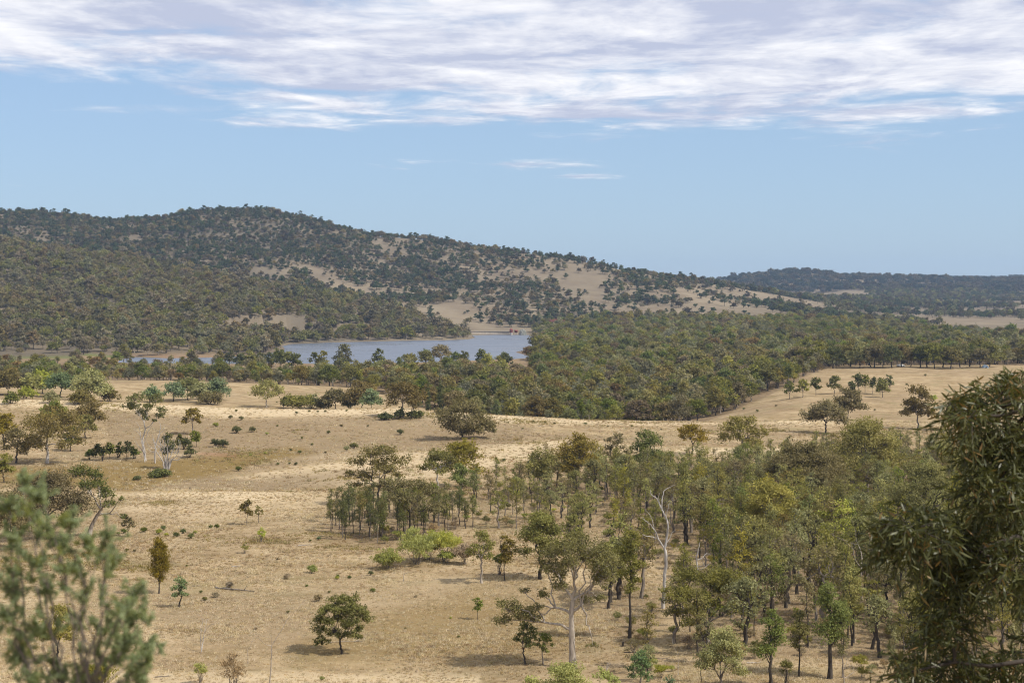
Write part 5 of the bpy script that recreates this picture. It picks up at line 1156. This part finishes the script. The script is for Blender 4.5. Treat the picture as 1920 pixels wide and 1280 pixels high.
# white car parked among the tree row
def car(loc, rz):
    t = thing('parked_car', loc, 'white car parked in the shade under the paddock tree row', 'car', rz=rz)
    prof = [(-2.2, .35), (-2.25, .75), (-2.1, .95), (-1.2, 1.02), (-.75, 1.45), (.75, 1.48), (1.45, 1.0), (2.1, .88), (2.25, .6), (2.2, .35)]
    n = len(prof); V = np.array([(x, s * (.86 if z < 1.1 else .68), z) for s in (-1, 1) for x, z in prof])
    i = np.arange(n); Q = np.stack([i, (i + 1) % n, n + (i + 1) % n, n + i], 1)
    me = bpy.data.meshes.new('car_body'); me.from_pydata(V.tolist(), [], Q.tolist() + [list(range(n))[::-1], list(range(n, 2 * n))]); obj('body', me, t, MAT['carwhite'])
    for s in (-1, 1):
        part = new_mesh('side_window', [(-.95, s * .80, 1.06), (1.2, s * .80, 1.06), (.72, s * .715, 1.42), (-.68, s * .715, 1.42)], np.array([[0, 1, 2, 3]])); obj('window', part, t, MAT['pane'])
        for x in (-1.4, 1.4):
            B = Builder(); B.tube([(x, s * .72, .33), (x, s * .74, .33), (x, s * .90, .33), (x, s * .905, .33)], [.01, .33, .33, .01], 14); obj('wheel', B.mesh('wheel'), t, MAT['rubber'])
car(at_depth(1689, 868), .15)
tn = thing('dome_tent', at_depth(1847, 858), 'pale blue dome tent pitched at the end of the tree row', 'tent')
B = Builder(); a = np.linspace(0, math.pi / 2, 8); B.tube([(0, 0, 1.7 * math.sin(q)) for q in a], [max(.02, 1.9 * math.cos(q)) for q in a], 14); obj('canopy', B.mesh('tent'), tn, MAT['tentblue'])
obj('door', new_mesh('tent_door', [(-.5, -1.93, .02), (.5, -1.93, .02), (.25, -1.55, 1.05), (-.25, -1.55, 1.05)], np.array([[0, 1, 2, 3]])), tn, MAT['pane'])

# ------------------------------------------------------------------ near foliage on the viewpoint slope
LM['near'] = leaf_mat('leaves_near_gum', (0.036, 0.044, 0.014), (0.130, 0.130, 0.040), tr=.25, var=0, gloss=.022, tip=(0.26, 0.15, 0.055))
LM['nearshrub'] = leaf_mat('leaves_near_shrub', (0.200, 0.245, 0.125), (0.380, 0.430, 0.250), tr=.45, var=0, tip=(0.26, 0.27, 0.075))
def sickle(n_seg=4):
    t = np.linspace(0, 1, n_seg + 1); w = np.sin(np.pi * np.clip(t * .92 + .06, 0, 1)) ** .8
    c = np.column_stack([t, .16 * np.sin(t * 1.9) ** 2, np.zeros_like(t)])
    return c, w
def sickle_leaves(rng, pos, ax, ln, wd):
    c, w = sickle(); n = len(pos); k = len(c)
    ax = unit(ax); sd = unit(np.cross(ax, rng.normal(0, 1, (n, 3)))); bn = np.cross(ax, sd)
    ctr = pos[:, None] + (c[None, :, :1] * ax[:, None] + c[None, :, 1:2] * bn[:, None] * rng.choice([-1, 1], n)[:, None, None]) * ln[:, None, None]
    e = sd[:, None] * (w[None, :, None] * wd[:, None, None] * .5)
    V = np.stack([ctr - e, ctr + e], 2).reshape(-1, 3)
    b = (np.arange(n) * 2 * k)[:, None]; i = np.arange(k - 1)[None] * 2
    F = np.stack([b + i, b + i + 1, b + i + 3, b + i + 2], -1).reshape(-1, 4)
    return V, F, 2 * k
def near_tree():
    rng = np.random.default_rng(31)
    D0 = 10.4; k = D0 / FPX
    P = lambda px, py, y=0.0: np.array([(px - 960) / FPX * (D0 + y), D0 + y, -(py - HOR) / FPX * (D0 + y)])
    gx, gy = 5.3, 10.9; gz = ground(gx, gy)[0]
    t = thing('near_gum_tree', (gx, gy, gz), 'dark leafy gum close to the viewpoint with drooping sickle leaves and a level branch', 'tree')
    off = np.array([gx, gy, gz])
    B = Builder()
    top = np.array([5.1, 10.7, -.2]); tp = np.array([[gx, gy, gz - .3], [gx - .05, gy, gz + 1.2], [gx - .12, gy - .05, gz + 2.6], [5.15, 10.8, gz + 4.2], top])
    B.tube(tp - off, [.17, .13, .11, .085, .05], 10); obj('trunk', B.mesh('near_trunk'), t, BM['dark'])
    # lobes: px, py, rx, ry (photo pixels at the tree), dy depth offset, sprays
    lobes = [(1862, 760, 50, 44, .1, 120), (1912, 730, 42, 36, .5, 100), (1812, 785, 32, 34, -.2, 55), (1880, 845, 66, 48, .2, 170), (1868, 920, 55, 46, -.1, 140), (1905, 965, 62, 60, .6, 150), (1712, 990, 52, 30, -.4, 120), (1770, 1000, 58, 38, .1, 130), (1682, 1030, 26, 26, -.2, 50), (1805, 1055, 62, 34, .2, 140), (1890, 1060, 60, 40, -.2, 130), (1785, 1115, 34, 42, 0, 85), (1900, 1120, 40, 24, .5, 30), (1775, 1180, 38, 34, -.2, 85), (1765, 1245, 50, 34, .1, 115), (1855, 1258, 62, 34, .2, 120), (1705, 1262, 30, 20, -.3, 36), (1930, 1225, 34, 40, .3, 50), (1965, 860, 70, 120, .4, 130), (1985, 1080, 60, 110, .4, 100)]
    anchors = {0: 3.9, 1: 3.95}
    limb_z = [(-0.6, (0, 1, 2, 3, 18)), (-1.05, (4, 5)), (-1.62, (6, 7, 8, 9, 10)), (-2.1, (11, 12, 19)), (-2.5, (13, 14, 15, 16, 17))]
    all_tip = []
    for z0, ids in limb_z:
        st = np.array([np.interp(z0 - .1, tp[:, 2], tp[:, 0]), np.interp(z0 - .1, tp[:, 2], tp[:, 1]), z0 - .1])
        B = Builder(); pos, ax, ln, wd, ti, tip = [], [], [], [], [], []
        cs = [P(lobes[i][0], lobes[i][1], lobes[i][4]) for i in ids]
        far = min(range(len(ids)), key=lambda q: cs[q][0])
        main = curve(rng, st, cs[far] + np.array([0.05, 0, .02]), .02, 12, .012)
        B.tube(main - off, np.linspace(.036, .008, 12), 7)
        for q, i in enumerate(ids):
            px, py, rx, ry, dy, ns = lobes[i]; c = cs[q]
            a = main[int(np.argmin(np.linalg.norm(main - c, axis=1)))]
            B.tube(curve(rng, a, c, .05, 6, .03) - off, np.linspace(.014, .006, 6), 5)
            R3 = np.array([rx * k, (rx + ry) * .6 * k, ry * k])
            for s in range(int(ns * .88)):
                d = unit(rng.normal(0, 1, 3)); root = c + d * R3 * rng.uniform(.15, .92) ** .6
                out = unit(d * np.array([1, 1, .4]) + np.array([-.25, -.15, .1]) + rng.normal(0, .35, 3))
                L = rng.uniform(.12, .24); m = int(rng.integers(8, 13)); tq = np.linspace(.1, 1, m)[:, None]
                tw_ = root + out * L * tq + np.array([0, 0, -1]) * (tq ** 2) * L * .45
                if s % 3 == 0: B.tube(np.vstack([root + (c - root) * .35, root, tw_[m // 2], tw_[-1]]) - off, [.005, .0035, .0025, .0015], 3)
                al = unit(out * .55 + np.array([0, 0, -.55]) + rng.normal(0, .6, (m, 3)))
                pos.append(tw_); ax.append(al); ln.append(rng.uniform(.05, .095, m)); wd.append(rng.uniform(.0095, .0155, m))
                g = rng.uniform(0, 1); hi = np.clip((c[2] - (-1.1)) / .7, 0, 1)
                ti.append(np.clip(.35 * g + .5 * rng.uniform(0, 1, m) + .15 * hi, 0, 1)); tip.append((rng.random(m) < .06 + .16 * hi) * rng.uniform(.3, .9, m))
        pos, ax, ln, wd, ti, tip = np.vstack(pos), np.vstack(ax), np.concatenate(ln), np.concatenate(wd), np.concatenate(ti), np.concatenate(tip)
        br = obj('branch', B.mesh('near_branch'), t, BM['dark'])
        V, F, m = sickle_leaves(rng, pos - off, ax, ln, wd)
        obj('leaves', new_mesh('near_leaves', V, F, None, True, dict(tint=np.repeat(ti, m), tip=np.repeat(tip, m))), br, LM['near'], kind='stuff')
        # leaves that hang clear at the outline, one object each
        c, w = sickle(); sel = np.argsort(pos[:, 0] + rng.normal(0, .12, len(pos)))[:60]
        lv = np.column_stack([c[:, 0], c[:, 1], np.zeros(len(c))]); V1 = np.stack([lv - np.array([0, 0, .066]) * w[:, None], lv + np.array([0, 0, .066]) * w[:, None]], 1).reshape(-1, 3)
        i = np.arange(len(c) - 1) * 2; F1 = np.stack([i, i + 1, i + 3, i + 2], -1)
        me = new_mesh('leaf', V1, F1, None, True, dict(tint=np.full(len(V1), .62), tip=np.full(len(V1), .05)))
        for s in sel:
            o = obj('leaf', me, br, LM['near']); o.location = pos[s] - off + rng.normal(0, .01, 3)
            o.rotation_mode = 'QUATERNION'; o.rotation_quaternion = Vector(unit(ax[s] + rng.normal(0, .15, 3))).to_track_quat('X', 'Z') @ Quaternion((1, 0, 0), rng.uniform(0, 6.28)); o.scale = (ln[s],) * 3
near_tree()
def near_shrub():
    rng = np.random.default_rng(41); D0 = 3.7
    P = lambda px, py, y=0.0: np.array([(px - 960) / FPX * (D0 + y), D0 + y, -(py - HOR) / FPX * (D0 + y)])
    gx, gy = -1.16, 3.75; gz = ground(gx, gy)[0]; off = np.array([gx, gy, gz])
    t = thing('near_shrub', (gx, gy, gz), 'grey-green fine-leaved shrub close in front of the viewpoint, out of focus', 'shrub')
    tips = [(75, 930, .0, 24), (60, 965, .1, 30), (95, 985, -.05, 28), (30, 1010, .1, 34), (130, 985, 0, 24), (110, 1030, .05, 28), (165, 1025, 0, 26), (200, 1010, -.1, 22), (205, 1050, .05, 26), (150, 1075, .1, 24), (60, 1060, 0, 32), (20, 1090, .1, 34), (90, 1100, .15, 20), (250, 1115, 0, 26), (225, 1150, -.05, 30), (260, 1160, .05, 28), (200, 1175, .1, 24), (245, 1200, 0, 28), (280, 1215, .05, 24), (270, 1245, -.05, 24), (15, 1160, 0, 36), (30, 1220, .1, 34), (70, 1190, .1, 22), (110, 1262, .05, 34), (60, 1275, 0, 34), (150, 1270, .1, 26), (215, 1235, .1, 20), (20, 955, .15, 26), (140, 1170, .2, 14), (40, 905, .1, 10), (255, 1270, 0, 20)]
    root = np.array([gx, gy, gz]); pos, ax, ti, tip = [], [], [], []
    mains = [(20, 1290, -.05), (60, 1300, 0), (120, 1300, .03), (170, 1310, .02)]
    stem = Builder(); mp = []
    for px, py, y in mains:
        e = P(px, py, y); c = curve(rng, root, e, .05, 8, .01); stem.tube(c - off, np.linspace(.008, .004, 8), 7); mp.append(e)
    obj('stem', stem.mesh('shrub_stem'), t, BM['grey'])
    B = Builder(); k = D0 / FPX
    for px, py, y, r in tips:
        e = P(px, py, y); m = mp[int(np.argmin([abs(q[0] + .02 - e[0] * .9) for q in mp]))]
        c = curve(rng, m, e, .04, 9, .022); B.tube(c - off, np.linspace(.0030, .0011, 9), 5)
        for s in range(int(8 + r * .52)):
            a0 = e + rng.normal(0, r * .38 * k, 3) if s % 3 else c[int(rng.integers(5, 9))]
            dd = unit(unit(a0 - m) * .5 + np.array([0, 0, .25]) + rng.normal(0, .75, 3)); Ls = rng.uniform(14, 34) * k; q = a0 + dd * Ls
            B.tube(np.array([e * .5 + a0 * .5, a0, a0 * .4 + q * .6 + rng.normal(0, .002, 3), q]) - off, [.0014, .0012, .0009, .0005], 3)
            n = 34; tq = rng.uniform(.1, 1.05, (n, 1))
            pos.append(a0 + (q - a0) * tq + rng.normal(0, 2.6 * k, (n, 3))); ax.append(unit(dd * .8 + rng.normal(0, .5, (n, 3))))
            ti.append(np.clip(.6 * rng.uniform() + .4 * rng.uniform(0, 1, n), 0, 1)); tip.append(np.full(n, max(0, rng.normal(-.05, .4))).clip(0, .85))
    obj('branches', B.mesh('shrub_branches'), t, BM['grey'])
    pos, ax = np.vstack(pos), np.vstack(ax)
    me = leaves_mesh(rng, 'shrub_leaves', pos - off, ax, .014, .0036, np.concatenate(ti), None, np.concatenate(tip))
    obj('leaves', me, t, LM['nearshrub'], kind='stuff'); print('shrub leaves', len(pos))
near_shrub()

# ------------------------------------------------------------------ air
hz = boxV(-9100, 9100, -9100, 9100, -64, float(GZ.max()) + 25)
hm, nt, N, L = mat_nodes('haze_air')
pv = N('ShaderNodeVolumePrincipled'); pv.inputs['Color'].default_value = (0.50, 0.70, 1.0, 1); pv.inputs['Density'].default_value = 0.000062; pv.inputs['Anisotropy'].default_value = 0.2
out = N('ShaderNodeOutputMaterial'); L(pv.outputs[0], out.inputs['Volume'])
obj('haze', new_mesh('haze', *hz, hm), kind='stuff')
